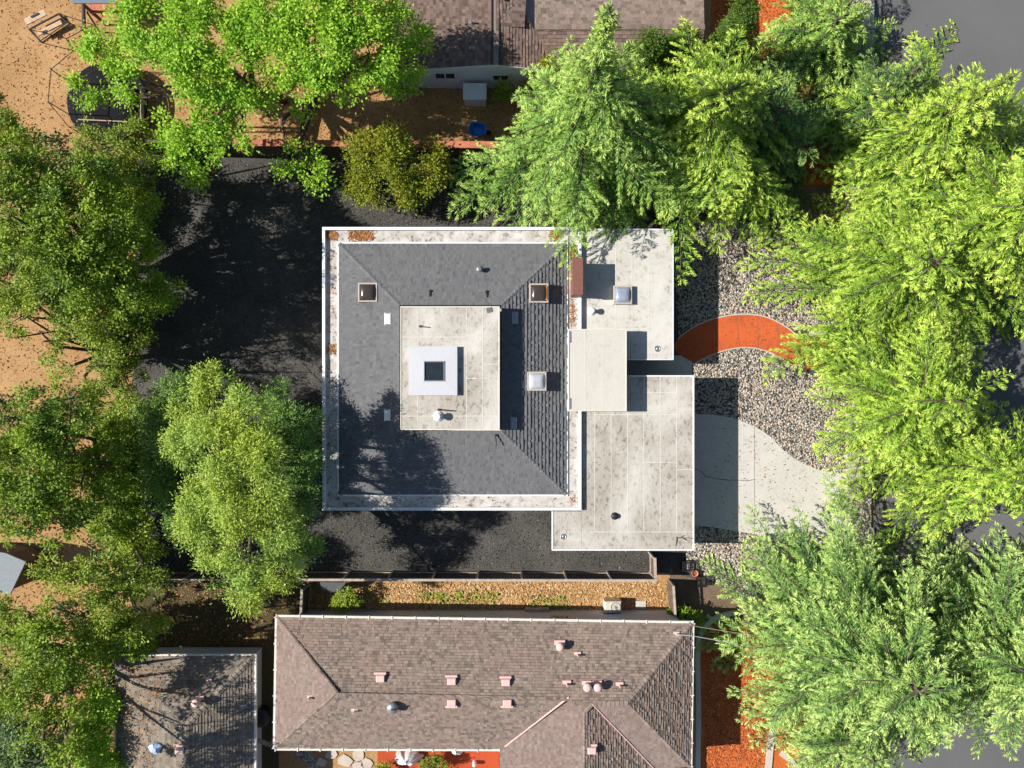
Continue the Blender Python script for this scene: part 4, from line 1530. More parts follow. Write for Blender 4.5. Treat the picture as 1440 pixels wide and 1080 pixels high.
for s in (-1, 1):
    mb = MB()
    mb.tube([(w.x + .45, w.y + s * .06, .18), (w.x, w.y + s * .2, .34), (w.x - .45, w.y + s * .27, .50), (w.x - .82, w.y + s * .28, .62)], .022, 6)
    mb.tube([(w.x - .3, w.y + s * .24, .45), (w.x - .35, w.y + s * .24, -.02)], .02, 6)
    obj('handle', mb, M['wood_tan'], wb)
mb = MB()
mb.tube([(w.x + .48, w.y - .05, .18), (w.x + .48, w.y + .05, .18)], .2, 16)
obj('wheel', mb, M['black_metal'], wb)

# ================================================================== FENCES
def fence(name, label, a, b, h, board='wood_dark', rail='wood_pale', step=2.0, side=1, cap=.10, kick=None, group=None):
    """a, b: ground world points; boards, posts and rails on the 'side' normal"""
    a, b = Vector(a), Vector(b)
    d = (b - a)
    u = d.normalized()
    nrm = Vector((-u.y, u.x, 0)) * side
    t = thing(name, label, 'fence', a.lerp(b, .5), group)
    mb = MB()
    n = int(d.length / .15)
    rr = random.Random(len(label))
    for i in range(n):
        c = a + d * ((i + .5) / n)
        mb.obox((c.x, c.y), (u.x, u.y), d.length / n / 2 - .0015, .011, .03, h - .06 + rr.uniform(-.015, .015))
    obj('board_panel', mb, M[board], t)
    m = max(1, round(d.length / step))
    for i in range(m + 1):
        c = a + d * (i / m) + nrm * .062
        mb = MB()
        mb.obox((c.x, c.y), (u.x, u.y), .045, .045, -.05, h)
        obj('post', mb, M[rail], t)
    for z in (.12, h - .25):
        mb = MB()
        c = a.lerp(b, .5) + nrm * .036
        mb.obox((c.x, c.y), (u.x, u.y), d.length / 2, .02, z, z + .08)
        obj('rail', mb, M[rail], t)
    mb = MB()
    c = a.lerp(b, .5) + nrm * .03
    mb.obox((c.x, c.y), (u.x, u.y), d.length / 2 + .05, cap, h + .003, h + .035)
    obj('cap_rail', mb, M[kick or rail], t)
    return t
fence('wooden_fence', 'long dark wooden fence between the black mulch and the straw strip', P(432, 804.5), P(914, 805.5), 1.5, side=1, step=2.15, cap=.06)
fence('wooden_fence', 'short end of wooden fence beside the garage corner', P(914, 776), P(915, 805), 1.4, side=-1, step=1.1, cap=.06)
fence('wooden_fence', 'pale wooden fence closing the east end of the straw strip', P(938, 815), P(941, 862), 1.3, side=1, step=1.0, cap=.06)
fence('wooden_fence', 'dark wooden fence closing the west end of the straw strip', P(436, 818), P(434, 864), 1.5, side=1, step=1.2, cap=.06)
fence('wooden_fence', 'shaded wooden fence behind the feathery yellow-green tree', P(226, 806), P(428, 805), 1.4, 'wood_dark', 'wood_pale', side=1, step=2.0, cap=.05)
fence('wooden_fence', 'north wooden fence with a red-stained cap board facing the black yard', P(352, 219), P(780, 223), 2.05, 'wood_dark', 'wood_dark', side=-1, step=2.1, cap=.17, kick='wood_red')
fence('wooden_fence', 'fence hidden behind the trampoline below the bright green tree', P(196, 214), P(345, 218), 1.8, 'wood_dark', 'wood_dark', side=-1, step=2.1, cap=.08)

# straw strip furniture
ac = thing('heat_pump', 'cream air conditioner unit on the straw strip beside the brown roof', 'air conditioner', P(861, 862))
w = P(862, 854, .7)
mb = MB()
mb.bev(w.x - .44, w.x + .44, w.y - .30, w.y + .30, .03, .72, .05)
obj('case', mb, M['ac'], ac)
mb = MB()
mb.lathe((w.x + .14, w.y), [(.26, .70), (.26, .735), (.235, .74), (.225, .715), (.06, .715), (.05, .75)], 24)
for i in range(12):
    t = PI * 2 * i / 12
    mb.tube([(w.x + .14 + .05 * math.cos(t), w.y + .05 * math.sin(t), .735), (w.x + .14 + .25 * math.cos(t), w.y + .25 * math.sin(t), .738)], .006, 4)
obj('fan_grille', mb, M['grey_metal'], ac)
mb = MB()
w = P(901, 850)
mb.bev(w.x - .27, w.x + .27, w.y - .2, w.y + .2, -.02, .06, .015)
tag(obj('concrete_pad', mb, M['concrete']), 'small grey concrete pad on the straw beside the air conditioner', 'paving slab')
mb = MB()
w = P(755, 859)
mb.bev(w.x - .62, w.x + .62, w.y - .22, w.y + .22, -.02, .35, .02)
tag(obj('storage_box', mb, M['wood_pale']), 'low wooden storage box against the north wall of the brown house', 'box')
# leaning grey board by the west end
mb = MB()
a, b, c, d = P(450, 818, 1.4), P(487, 819, 1.3), P(478, 830, .9), P(455, 836, .05)
dz = Vector((0, 0, .03))
mb.add([a, b, c, d, a + dz, b + dz, c + dz, d + dz], [(3, 2, 1, 0), (4, 5, 6, 7), (0, 1, 5, 4), (1, 2, 6, 5), (2, 3, 7, 6), (3, 0, 4, 7)])
tag(obj('tarpaulin', mb, M['grey_metal']), 'grey tarpaulin slung in the west corner of the straw strip', 'tarpaulin')
mb = MB()
mb.tube([P(241, 811, .5), P(257, 804, 1.2)], .03, 6)
tag(obj('garden_pole', mb, mat_plain('red_pole', (.45, .03, .02), .5)), 'red pole leaning on the shaded fence left of the feathery tree', 'pole')

# things beside the garage corner
def crate(px, py, label):
    w = P(px, py, .3)
    t = thing('wire_crate', label, 'crate', (w.x, w.y, 0), 'black crates by the garage corner')
    mb = MB()
    s = .24
    for i in range(6):
        o = -s + 2 * s * i / 5
        for z in (.02, .2, .38):
            mb.box(w.x + s - .01, w.x + s + .01, w.y - s, w.y + s, z, z + .03) if i == 0 else None
            mb.box(w.x - s - .01, w.x - s + .01, w.y - s, w.y + s, z, z + .03) if i == 0 else None
            mb.box(w.x - s, w.x + s, w.y - s - .01, w.y - s + .01, z, z + .03) if i == 0 else None
            mb.box(w.x - s, w.x + s, w.y + s - .01, w.y + s + .01, z, z + .03) if i == 0 else None
        for sx, sy in ((o, s), (o, -s)):
            mb.box(w.x + sx - .012, w.x + sx + .012, w.y + sy - .014, w.y + sy + .014, .0, .42)
            mb.box(w.x + sy - .014, w.x + sy + .014, w.y + sx - .012, w.y + sx + .012, .0, .42)
    obj('side_grid', mb, M['black_metal'], t)
    mb = MB()
    for i in range(6):
        o = -s + 2 * s * i / 5
        mb.box(w.x + o - .014, w.x + o + .014, w.y - s, w.y + s, .40, .425)
        mb.box(w.x - s, w.x + s, w.y + o - .014, w.y + o + .014, .428, .445)
    obj('top_grid', mb, M['black_metal'], t)
crate(966, 796, 'black grid crate nearest the garage corner')
crate(987, 818, 'black grid crate beside the brown soil and pebbles')
pt = thing('flower_pot', 'small terracotta pot between two black grid crates', 'flower pot', P(977, 806))
w = P(977, 806, .2)
mb = MB()
mb.lathe((w.x, w.y), [(.11, 0), (.15, .22), (.18, .22), (.18, .28), (.15, .28), (.14, .2)], 18)
obj('pot', mb, M['terracotta'], pt, True)
mb = MB()
mb.lathe((w.x, w.y), [(.14, .19), (.06, .22)], 12)
obj('soil', mb, M['soil'], pt)

# kerbs and edging by the bark bed
mb = MB()
ribbon(mb, smooth_line([(981, 1100), (982, 1000), (981, 915), (986, 890), (1000, 873), (1020, 864), (1060, 858), (1090, 858)]), .13, -.03, .07)
tag(obj('concrete_edging', mb, M['concrete']), 'grey concrete edging beside the long house and red bark', 'edging')
mb = MB()
ribbon(mb, smooth_line([(1112, 890), (1108, 950), (1095, 1000), (1084, 1040), (1078, 1110)]), .17, -.03, .075)
tag(obj('curved_edging', mb, M['pale_concrete']), 'pale curved edging between the red bark and the big cedar', 'edging')
mb = MB()
ribbon(mb, smooth_line([(1098, 1058), (1112, 1070), (1130, 1100)]), .16, -.03, .07)
tag(obj('curved_edging', mb, M['pale_concrete']), 'short pale edging at the bottom photo edge by the big cedar', 'edging')
mb = MB()
xa, xb, ya, yb = rect(1175, 1035, 1204, 1120, 0)
mb.box(xa, xb - .2, ya, yb, -.03, .05)
tag(obj('front_path', mb, M['concrete']), kind='structure')
mb = MB()
w = P(1203, 652)
mb.bev(w.x - .07, w.x + .07, w.y - .07, w.y + .07, -.02, 1.1, .03)
mb.bev(w.x - .09, w.x + .09, w.y - .09, w.y + .09, 1.1, 1.16, .03)
mb.box(w.x - .05, w.x + .05, w.y - .9, w.y - .07, .8, .9)
tag(obj('gate_post', mb, M['wood_dark']), 'dark wooden gate post at the mouth of the driveway', 'post')

# service wires
mb = MB()
mb.tube([P(951, 892, 3.35), P(975, 894.5, 3.3), P(1040, 906, 2.7), P(1085, 914, 2.1), P(1130, 922, 1.5)], .014, 5)
tag(obj('power_cable', mb, M['white']), 'white service cable running from the brown roof corner into the cedar', 'cable')
mb = MB()
mb.tube([P(973, 880, 2.6), P(1035, 890, 2.3), P(1080, 896, 1.9), P(1130, 904, 1.4)], .008, 5)
tag(obj('telephone_cable', mb, M['gutter']), 'thin upper cable from the brown roof gutter towards the cedar', 'cable')

# front terrace of the brown house
mb = MB()
xa, xb, ya, yb = rect(531, 1046, 702, 1120, 0)
mb.box(xa, xb, ya, yb, -.03, .05)
tag(obj('patio', mb, M['patio']), kind='structure')
rr = random.Random(5)
for i, (px, py, r_) in enumerate(((466, 1061, .34), (486, 1070, .42), (504, 1062, .36), (516, 1073, .38), (452, 1072, .3), (503, 1078, .35))):
    mb = MB()
    w = P(px, py)
    m_ = 7
    mb.prism([(w.x + r_ * (0.75 + .4 * rr.random()) * math.cos(2 * PI * k / m_), w.y + r_ * .8 * (0.75 + .4 * rr.random()) * math.sin(2 * PI * k / m_)) for k in range(m_)], -.03, .035)
    tag(obj('flagstone', mb, M['pale_concrete']), 'irregular pale flagstone in the path below the long brown roof', 'flagstone', 'flagstones below the long brown roof')
stv = sample([(412, 1054), (432, 1056), (446, 1070), (448, 1085), (438, 1085), (432, 1072), (416, 1062)], 260)
tag(stones('border_gravel', stv, .11, M['pebble'], -.02), 'curved border of small grey stones below the long brown roof', 'gravel', None, 'stuff')
def drape(name, label, cat, px, py, rx_, ry_, h, mat, seed):
    r = random.Random(seed)
    w = P(px, py, h)
    mb = MB()
    n, m = 26, 7
    for j in range(m + 1):
        f = j / m
        for i in range(n):
            t = 2 * PI * i / n
            wob = 1 + .13 * math.sin(5 * t + seed) + .08 * math.sin(9 * t)
            z = max(.0, h * (1 - f ** 3) * (1 + .10 * math.sin(3 * t + j)))
            mb.v.append((w.x + rx_ * f * wob * math.cos(t), w.y + ry_ * f * wob * math.sin(t), z - .01))
    for j in range(m):
        for i in range(n):
            i2 = (i + 1) % n
            mb.f.append((j * n + i, (j + 1) * n + i, (j + 1) * n + i2, j * n + i2))
    return tag(obj(name, mb, mat, None, False), label, cat)
drape('covered_table', 'white sheet covering garden furniture below the long brown roof', 'cover', 572, 1073, .75, .36, .75, M['plastic_white'], 2)
drape('garden_parasol', 'small folded white parasol on the red patio', 'parasol', 642, 1059, .40, .30, .9, M['plastic_white'], 4)
mb = MB()
w = P(667, 1075, .3)
mb.lathe((w.x, w.y), [(.10, .05), (.10, .4), (.07, .42), (.03, .46)], 14)
tag(obj('garden_lantern', mb, M['white'], None, True), 'tiny white lantern standing on the red patio', 'lantern')

# grey shed roof at the left edge
sd = thing('garden_shed', 'blue-grey flat-roofed garden shed at the left edge under the oaks', 'shed', P(8, 808))
mb = MB()
q = [tuple(P(x, y, 2.0)[:2]) for x, y in ((-40, 770), (8, 778), (36, 790), (14, 836), (-40, 830))]
mb.prism(q, 1.9, 2.0)
obj('roof', mb, mat_plain('blue_grey_felt', (.22, .25, .27), .8), sd)
mb = MB()
q = [tuple(P(x, y, 2.0)[:2]) for x, y in ((-36, 775), (6, 782), (30, 793), (10, 832), (-36, 826))]
mb.prism(q, -.02, 1.898)
obj('wall', mb, M['wood_dark'], sd)

# ================================================================== TREES
# cedars on the street side
cedar('tall cedar whose long leader points over the brown tiled roof at the top', 806, 211, 13.6, 7.0, 1.8, L['cedar'], (0, 0), 3, 12, 1.3, leader=3.6, skew=(-78, .34), trim=(128, 190, 3.2))
cedar('yellow-tipped cedar just right of the cedar with the long leader', 958, 220, 8.8, 6.4, 1.6, L['cedar_yellow'], (0, 0), 5, 12, .9)
cedar('cedar with shade-darkened needles between the yellow-tipped cedar and the pebble bed', 1048, 205, 5.4, 4.6, 1.0, L['cedar_shade_tint'], (0, 0), 6, 11, .7)
cedar('low spreading cedar beside the grey street at the top of the photo', 1140, 66, 2.8, 4.0, .5, L['cedar'], (0.1, 0), 7, 13, .6, step=(.3, .4))
cedar('small cedar with shade-darkened needles half hidden left of the bright lime cedar', 1190, 172, 6.2, 3.4, .8, L['cedar_shade_tint'], (0.5, 0.3), 8, 8, .9, leader=1.5)
cedar('bright lime cedar whose leader stands highest against the grey street', 1222, 225, 9.0, 6.4, 1.4, L['cedar_yellow'], (0.9, 0.3), 9, 11, .95, leader=2.4, skew=(0, .28))
cedar('lime cedar at the right edge between the street and the driveway', 1288, 350, 9.4, 7.4, 1.2, L['cedar_yellow'], (0.4, .2), 10, 12, .8, skew=(15, .3))
cedar('big lime cedar spreading left over the pebbles beside the walkway', 1206, 398, 6.8, 6.4, 1.6, L['cedar_yellow'], (.2, 0), 12, 11, .75)
cedar('lime cedar overhanging the mouth of the driveway', 1212, 560, 7.6, 5.8, 2.0, L['cedar_yellow'], (.3, 0), 13, 10, .75)
cedar('thin lime cedar over the dark road at the right photo edge', 1300, 640, 7.8, 5.4, 1.4, L['cedar_yellow'], (0.3, -.2), 14, 8, .75)
cedar('huge blue-green cedar filling the lower right corner', 1154, 872, 8.6, 7.4, 1.0, L['cedar_blue'], (0.5, -0.2), 17, 14, .7)
cedar('blue-green cedar at the bottom right edge behind the huge one', 1310, 868, 9.0, 6.8, 1.0, L['cedar_blue'], (0.1, -0.2), 19, 12, .7)
cedar('smaller blue-green cedar at the bottom photo edge beside the curved edging', 1160, 1000, 5.0, 3.8, .8, L['cedar_blue'], (0, 0), 23, 11, .7)

# bright maples at the top
leafy('maple_tree', 'bright green maple spreading over the trampoline at the top left',
      [(205, 25, 5.6, 1.5), (265, 40, 6.2, 1.6), (215, 80, 5.4, 1.3), (265, 95, 5.8, 1.4), (150, 75, 4.4, .95), (125, 62, 4.0, .6), (150, 110, 4.2, .9), (118, 128, 3.8, .7), (140, 140, 3.6, .5), (315, 25, 6.2, 1.5), (330, 75, 6.0, 1.2), (250, 178, 4.6, 1.0), (262, 215, 4.2, .95), (272, 245, 3.8, .6),
       (240, 205, 4.0, .6), (345, 175, 4.6, .9), (340, 205, 4.2, .6), (290, 165, 5.0, .9), (295, 200, 4.6, .9), (185, 120, 4.6, .8), (335, 128, 5.4, .9), (300, 120, 5.6, .9), (370, 125, 5.2, .8)],
      L['maple'], 21, .135, 70, .36, 1.25, .42, .17, (400, 142), 'maples behind the north fence', .9, .62)
leafy('maple_tree', 'bright green maple leaning against the dark roof of the gabled house',
      [(385, 30, 6.4, 1.5), (440, 25, 6.6, 1.6), (395, 80, 6.0, 1.3), (455, 70, 6.4, 1.4), (500, 25, 6.4, 1.5), (520, 75, 6.0, 1.4), (475, 110, 5.6, .9), (555, 40, 5.6, 1.1), (580, 60, 5.0, .95), (580, 95, 4.4, .7), (562, 125, 4.0, .6), (545, 100, 5.2, .9), (420, 222, 3.0, .85), (440, 240, 2.8, .75), (405, 232, 2.8, .6), (432, 268, 2.6, .55), (425, 160, 3.6, .35), (500, 125, 5.0, .6), (430, 112, 5.6, .9), (410, 128, 5.0, .6)],
      L['maple'], 22, .135, 70, .36, 1.25, .42, .17, (440, 142), 'maples behind the north fence', .9, .62)
leafy('round_tree', 'round olive and gold tree between the north fence and the white roof edge',
      [(520, 215, 2.6, 1.15), (560, 235, 2.7, 1.3), (600, 240, 2.4, 1.05), (530, 255, 2.3, 1.2), (575, 265, 2.0, 1.0), (545, 205, 3.0, 1.0), (505, 262, 1.9, .8), (612, 222, 2.2, .7)],
      L['olive'], 23, .12, 60, .34, 1.6, .2, .13, None, None, .8, .6)
leafy('feathery_tree', 'big feathery yellow-green tree beside the white roof edge',
      [(345, 580, 7.1, 1.05), (300, 610, 7.2, 1.05), (262, 625, 6.7, 0.92), (365, 640, 7.2, 1.09), (320, 660, 7.3, 1.09), (375, 695, 6.9, 1.05), (330, 715, 7.1, 1.09), (285, 735, 6.5, 1.09), (345, 770, 6.7, 1.13), (395, 745, 6.3, 1.01), (300, 795, 5.9, 0.97), (350, 830, 5.5, 0.92), (395, 800, 5.3, 0.84), (275, 700, 5.9, 0.76),
       (245, 560, 4.6, 1.1), (300, 540, 5.0, 1.0), (215, 590, 4.0, 1.0), (270, 575, 5.0, 1.0),
       (410, 600, 3.8, 1.3), (420, 650, 3.6, 1.2), (415, 700, 3.4, 1.1), (425, 760, 3.2, 1.0), (220, 640, 3.2, 1.2), (235, 690, 3.2, 1.1), (260, 740, 3.2, .9), (395, 560, 3.8, .9), (310, 690, 3.6, 1.6), (222, 575, 4.6, .8), (235, 625, 4.8, .8)],
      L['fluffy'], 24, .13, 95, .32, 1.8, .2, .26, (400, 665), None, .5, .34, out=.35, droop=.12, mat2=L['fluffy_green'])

# western oaks
oak = 'dark oaks along the western fence'
leafy('oak_tree', 'pale sparse-leaved oak below the trampoline',
      [(130, 215, 4.8, 1.1), (175, 205, 4.6, 1.0), (195, 245, 4.2, .8), (150, 250, 4.8, 1.0), (110, 240, 4.2, 1.0), (190, 180, 4.2, .6), (70, 215, 4.4, 1.2), (150, 225, 2.2, 1.4)],
      L['oak_sparse'], 31, .11, 69, .30, 0.86, 0.52, .13, (150, 232), oak)
leafy('oak_tree', 'wide dark oak whose right side reaches furthest over the black yard',
      [(50, 265, 7.4, 1.5), (110, 290, 7.2, 1.5), (160, 330, 6.8, 1.4), (100, 350, 7.6, 1.6), (40, 340, 7.8, 1.7), (160, 400, 6.4, 1.5), (110, 400, 7.0, 1.5), (175, 290, 5.6, 1.2), (10, 245, 7.6, 1.5), (10, 300, 8.0, 1.6), (185, 350, 5.2, 1.2),
       (215, 415, 4.6, 1.15), (230, 415, 3.4, .9), (185, 310, 3.6, 1.4), (190, 375, 3.4, 1.5), (195, 245, 3.4, 1.1), (80, 380, 6.0, 1.6), (130, 260, 6.4, 1.2), (200, 290, 4.4, 1.1), (190, 470, 2.6, 1.0), (75, 300, 7.6, 1.3), (175, 430, 3.4, 1.4), (180, 265, 2.8, 1.3), (160, 340, 2.4, 1.6), (150, 400, 2.2, 1.6), (170, 460, 2.2, 1.2), (90, 330, 4.4, 2.2)],
      L['oak'], 32, .125, 78, .30, 0.90, 0.40, .24, (150, 380), oak)
leafy('oak_tree', 'thin yellowish oak with tan dirt showing through its crown',
      [(50, 430, 6.4, 1.3), (110, 465, 6.2, 1.3), (150, 510, 5.6, 1.2), (95, 515, 5.4, 1.0), (25, 405, 6.6, 1.3), (140, 450, 5.8, 1.1), (20, 475, 5.4, .7), (130, 560, 4.6, .8), (165, 545, 3.6, .9), (170, 500, 3.0, 1.1), (185, 470, 3.2, 1.0), (180, 530, 2.8, 1.0), (188, 560, 2.4, .8), (60, 400, 6.8, 1.2), (15, 370, 6.4, 1.4), (55, 465, 5.4, .9), (20, 435, 5.8, 1.0), (185, 590, 2.2, .9), (60, 480, 6.0, 1.0)],
      L['oak_sparse'], 33, .11, 66, .30, 0.76, 0.57, .15, (165, 505), oak)
leafy('oak_tree', 'dense oak left of the big feathery tree',
      [(35, 590, 7.2, 1.5), (95, 610, 6.8, 1.4), (55, 650, 7.4, 1.6), (115, 680, 6.4, 1.4), (150, 650, 5.6, 1.0), (25, 720, 7.4, 1.6), (85, 730, 6.4, 1.4), (5, 640, 7.8, 1.6), (150, 700, 5.0, 1.1), (165, 610, 3.8, 1.1), (30, 660, 6.2, 1.6), (120, 640, 5.0, 1.2), (188, 640, 3.0, 1.0), (185, 740, 2.6, 1.1), (165, 660, 3.2, 1.3), (180, 700, 2.4, 1.0), (175, 770, 2.6, 1.1), (160, 730, 3.4, 1.2), (60, 640, 4.0, 2.0), (100, 560, 5.8, 1.2)],
      L['oak'], 34, .125, 78, .30, 0.90, 0.42, .22, (150, 655), oak)
leafy('oak_tree', 'oak with bare grey twigs showing above the small house',
      [(120, 820, 6.0, 1.4), (170, 800, 5.6, 1.2), (205, 830, 5.2, 1.1), (150, 870, 5.8, 1.3), (80, 800, 6.0, 1.1), (215, 875, 4.2, .8), (95, 860, 6.2, 1.3), (190, 770, 4.6, 1.0), (205, 770, 3.0, 1.1), (175, 850, 3.0, 1.4), (130, 770, 4.6, 1.0)],
      L['oak_sparse'], 35, .12, 66, .30, 0.83, 0.53, .18, (190, 815), oak)
leafy('oak_tree', 'yellow-green oak left of the leaf-littered roof',
      [(40, 860, 6.8, 1.5), (60, 920, 6.8, 1.6), (110, 920, 6.0, 1.3), (90, 1030, 6.6, 1.3), (60, 1070, 6.8, 1.5), (100, 1100, 6.4, 1.4), (20, 960, 7.0, 1.5), (80, 980, 5.8, 1.3), (140, 895, 5.4, 1.0), (125, 950, 4.8, 1.0), (10, 890, 6.6, 1.3), (60, 920, 3.6, 2.0)],
      L['oak'], 36, .13, 75, .30, 0.86, 0.45, .2, (120, 900), oak)
leafy('bluish_tree', 'pale bluish-green tree in the bottom left corner',
      [(20, 1050, 4.6, 1.2), (55, 1070, 4.2, 1.1), (10, 1020, 4.4, 1.0), (75, 1055, 3.6, .7)], L['bluegreen'], 37, .13, 60, .36, 1.6, .2, .14)
leafy('leafy_shrub', 'bright green climbing shrub against the left side of the small house',
      [(140, 990, 2.6, .9), (135, 1035, 2.6, 1.0), (150, 1070, 2.4, .9), (125, 1065, 2.2, .8), (150, 1000, 2.0, .6)], L['maple'], 38, .15, 50, .34, 1.7, .15, .08, cat='shrub')
leafy('leafy_shrub', 'green shrub at the top left corner of the small house',
      [(185, 895, 2.6, 1.0), (160, 890, 2.6, 1.0), (195, 905, 2.2, .7), (155, 925, 2.0, .8)], L['oak'], 39, .14, 75, .30, 1.22, 0.22, .08, cat='shrub')
leafy('oak_tree', 'shaded oak cut by the left photo edge beside the tan dirt yard',
      [(-10, 160, 5.0, 1.2), (10, 195, 4.6, 1.2), (-30, 230, 6.0, 1.6), (40, 200, 3.4, .8)], L['oak'], 40, .125, 75, .30, 0.86, 0.37, .16, None, oak)

leafy('oak_tree', 'dark oak at the left edge between the wide oak and the thin yellowish one',
      [(20, 400, 5.0, 1.5), (65, 395, 4.8, 1.3), (110, 430, 4.4, 1.2), (150, 470, 3.8, 1.1), (30, 445, 4.2, 1.1), (165, 500, 2.6, 1.1), (180, 480, 2.0, .9), (120, 395, 4.2, 1.3), (85, 440, 3.6, 1.0), (178, 530, 1.8, .9)],
      L['oak'], 57, .12, 75, .30, .95, .36, .16, (150, 465), oak)
# shrubs added below the oaks to shade the mulch edge, then ground cover
for px, py, z, r_, sd, lab in ((178, 300, 1.1, 1.0, 51, 'dark shade-casting shrub added under the wide oak at the edge of the black mulch'),
                               (182, 455, 1.0, .9, 52, 'dark shade-casting shrub added beneath the thin yellowish oak at the edge of the black mulch'),
                               (176, 610, 1.2, 1.0, 53, 'dark shade-casting shrub added at the foot of the dense oak beside the feathery tree'),
                               (180, 690, 1.1, .9, 54, 'dark shade-casting shrub added left of the feathery tree trunk'),
                               (190, 775, 1.2, 1.0, 55, 'dark shade-casting shrub added at the west end of the shaded fence')):
    leafy('leafy_shrub', lab, [(px, py - 16, z, r_), (px - 6, py + 14, z * .9, r_ * .9), (px + 8, py, z * .7, r_ * .8), (px, py + 32, z * .8, r_ * .8), (px - 4, py - 36, z * .8, r_ * .8)],
          L['oak'], sd, .13, 50, .34, 1.9, .1, .06, (px, py), 'shrubs added to shade the mulch edge', cat='shrub')
gc = np.vstack([sample([(-30, 200), (120, 185), (188, 215), (186, 440), (100, 420), (40, 450), (-30, 400)], 11000), sample([(-30, 565), (70, 540), (186, 555), (190, 790), (110, 780), (50, 730), (-30, 740)], 9500),
                sample([(-30, 880), (60, 850), (170, 830), (230, 880), (160, 920), (150, 1090), (-30, 1090)], 9500)])
keep = np.array([mnoise.noise(Vector((q[0] * .55, q[1] * .55, 3.0))) > .0 for q in gc])
gc = gc[keep]
litter('ground_cover', gc, RNG.uniform(0, .35, len(gc)), .18, L['ivy'], 'low dark ivy covering the soil below the western oaks', 'ground cover', .7)

# shrubs round the gabled house
leafy('golden_shrub', 'golden conical shrub at the right end of the lavender wall',
      [(768, 92, 2.2, .62), (762, 108, 1.6, .7), (744, 128, 1.2, .5), (780, 100, 1.6, .6)], L['gold'], 41, .08, 70, .22, 3.2, 0, .07, cat='shrub')
leafy('dark_conifer', 'small dark green conifer in front of the brown tiled roof',
      [(915, 62, 4.0, .62), (908, 90, 3.0, .8), (935, 75, 3.0, .7), (960, 60, 2.8, .7), (895, 70, 2.6, .5)], L['dark'], 42, .11, 70, .26, 2.4, .1, .08)
leafy('cypress_tree', 'narrow green cypress beside the red bark at the top',
      [(1048, 14, 5.6, .5), (1040, 32, 4.6, .6), (1030, 46, 3.6, .65), (1022, 58, 2.6, .7)], L['dark'], 43, .10, 70, .22, 3.2, 0, .08)
leafy('sapling', 'thin dark sapling in front of the two small gable windows',
      [(706, 116, 1.6, .35), (712, 128, 1.2, .4), (700, 132, 1.0, .3)], L['oak'], 44, .10, 40, .2, 3, .2, .03)
leafy('leafy_shrub', 'small light shrub in the west corner of the straw strip',
      [(488, 838, .9, .42), (478, 848, .7, .34), (496, 846, .6, .3)], L['oak_sparse'], 45, .10, 50, .2, 4, .1, .03, cat='shrub')
leafy('leafy_shrub', 'low green shrub at the north-east corner of the brown roof',
      [(960, 868, .9, .45), (974, 872, .8, .45), (950, 864, .6, .3)], L['oak'], 46, .12, 40, .22, 4, .1, .03, cat='shrub')
leafy('leafy_shrub', 'dark shrub beside the covered table below the brown roof',
      [(604, 1070, .8, .4), (618, 1074, .7, .35), (538, 1076, .7, .4)], L['oak_sparse'], 47, .10, 50, .2, 4, .1, .03, cat='shrub')
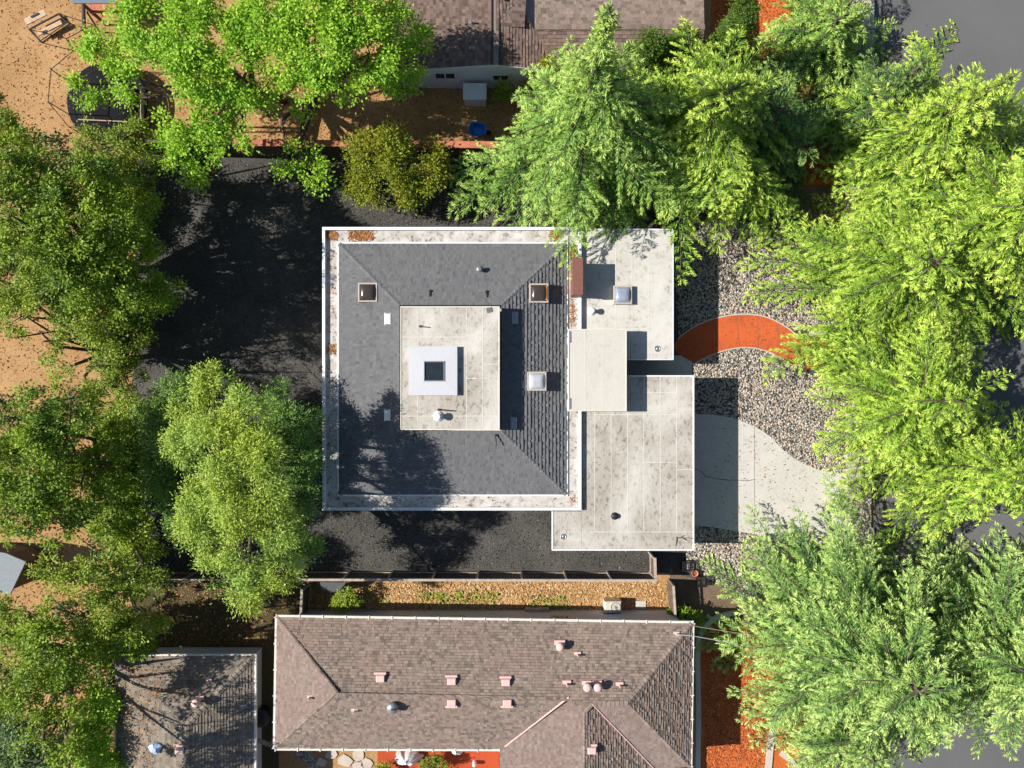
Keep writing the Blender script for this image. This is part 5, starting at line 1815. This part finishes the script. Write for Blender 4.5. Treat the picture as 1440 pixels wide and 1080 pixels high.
# spiky plant on the north fence line
def spiky(label, px, py, z, n, ln, seed):
    r = np.random.default_rng(seed)
    b = P(px, py, 0)
    w = P(px, py, z)
    t = thing('spiky_plant', label, 'plant', (w.x, w.y, 0))
    mb = MB()
    mb.tube([(w.x, w.y, -.02), (w.x, w.y, z)], [.06, .045], 6)
    obj('stem', mb, M['bark_tree'], t, True)
    az = r.uniform(0, 2 * PI, n)
    A = np.column_stack([np.cos(az), np.sin(az), r.uniform(-.1, .9, n)])
    C = np.tile(np.array([w.x, w.y, z]), (n, 1))
    V = blades(C, A, np.tile(np.array([0, 0, 1.0]), (n, 1)) + r.normal(0, .2, (n, 3)), ln * r.uniform(.7, 1.2, n), np.full(n, .05), -.3)
    npobj('leaf_rosette', V, quads(n), L['bluegreen'], t)
spiky('spiky green plant standing at the north wooden fence', 680, 210, 1.5, 60, .42, 1)
spiky('second spiky plant in the black mulch below the north fence', 667, 246, .6, 46, .38, 2)

# weeds on the straw
xy = np.vstack([sample([(590, 832), (700, 832), (700, 848), (590, 848)], 260), sample([(500, 820), (560, 850), (500, 850)], 60), sample([(745, 838), (800, 838), (800, 856), (745, 856)], 120)])
o = litter('weeds', xy, 0.02, .16, L['oak_sparse'], 'green weeds growing through the dry straw', 'weeds', .8)

# ================================================================== SKY, SUN, CAMERA
ELEV = 37.0
world = bpy.data.worlds.new('World')
scene.world = world
world.use_nodes = True
wn = world.node_tree
sky = wn.nodes.new('ShaderNodeTexSky')
sky.sky_type = 'NISHITA'
sky.sun_disc = False
sky.sun_elevation = math.radians(ELEV)
sky.sun_rotation = math.radians(272.6)
sky.air_density = 1.0
sky.dust_density = 0.6
bg = wn.nodes['Background']
bg.inputs['Strength'].default_value = 0.062
wn.links.new(sky.outputs[0], bg.inputs['Color'])
sd_ = bpy.data.lights.new('sun', 'SUN')
sd_.energy = 5.0
sd_.angle = math.radians(0.5)
sd_.color = (1.0, 0.955, 0.885)
so = bpy.data.objects.new('sun', sd_)
COL.objects.link(so)
dv = Vector((math.cos(math.radians(ELEV)), -0.045 * math.cos(math.radians(ELEV)), -math.sin(math.radians(ELEV))))
so.rotation_euler = dv.to_track_quat('-Z', 'Y').to_euler()
so.location = (-30, 0, 40)
cam = bpy.data.cameras.new('camera')
co = bpy.data.objects.new('camera', cam)
COL.objects.link(co)
co.location = (0, 0, H)
co.rotation_euler = (0, 0, 0)
cam.sensor_width = 36
cam.lens = 36 * F / 1440
cam.clip_end = 1000
scene.camera = co
scene.view_settings.view_transform = 'Standard'
scene.view_settings.look = 'None'
scene.view_settings.exposure = 0.62
scene.view_settings.gamma = 1
scene.render.engine = 'CYCLES'
scene.cycles.max_bounces = 6
scene.cycles.transparent_max_bounces = 4
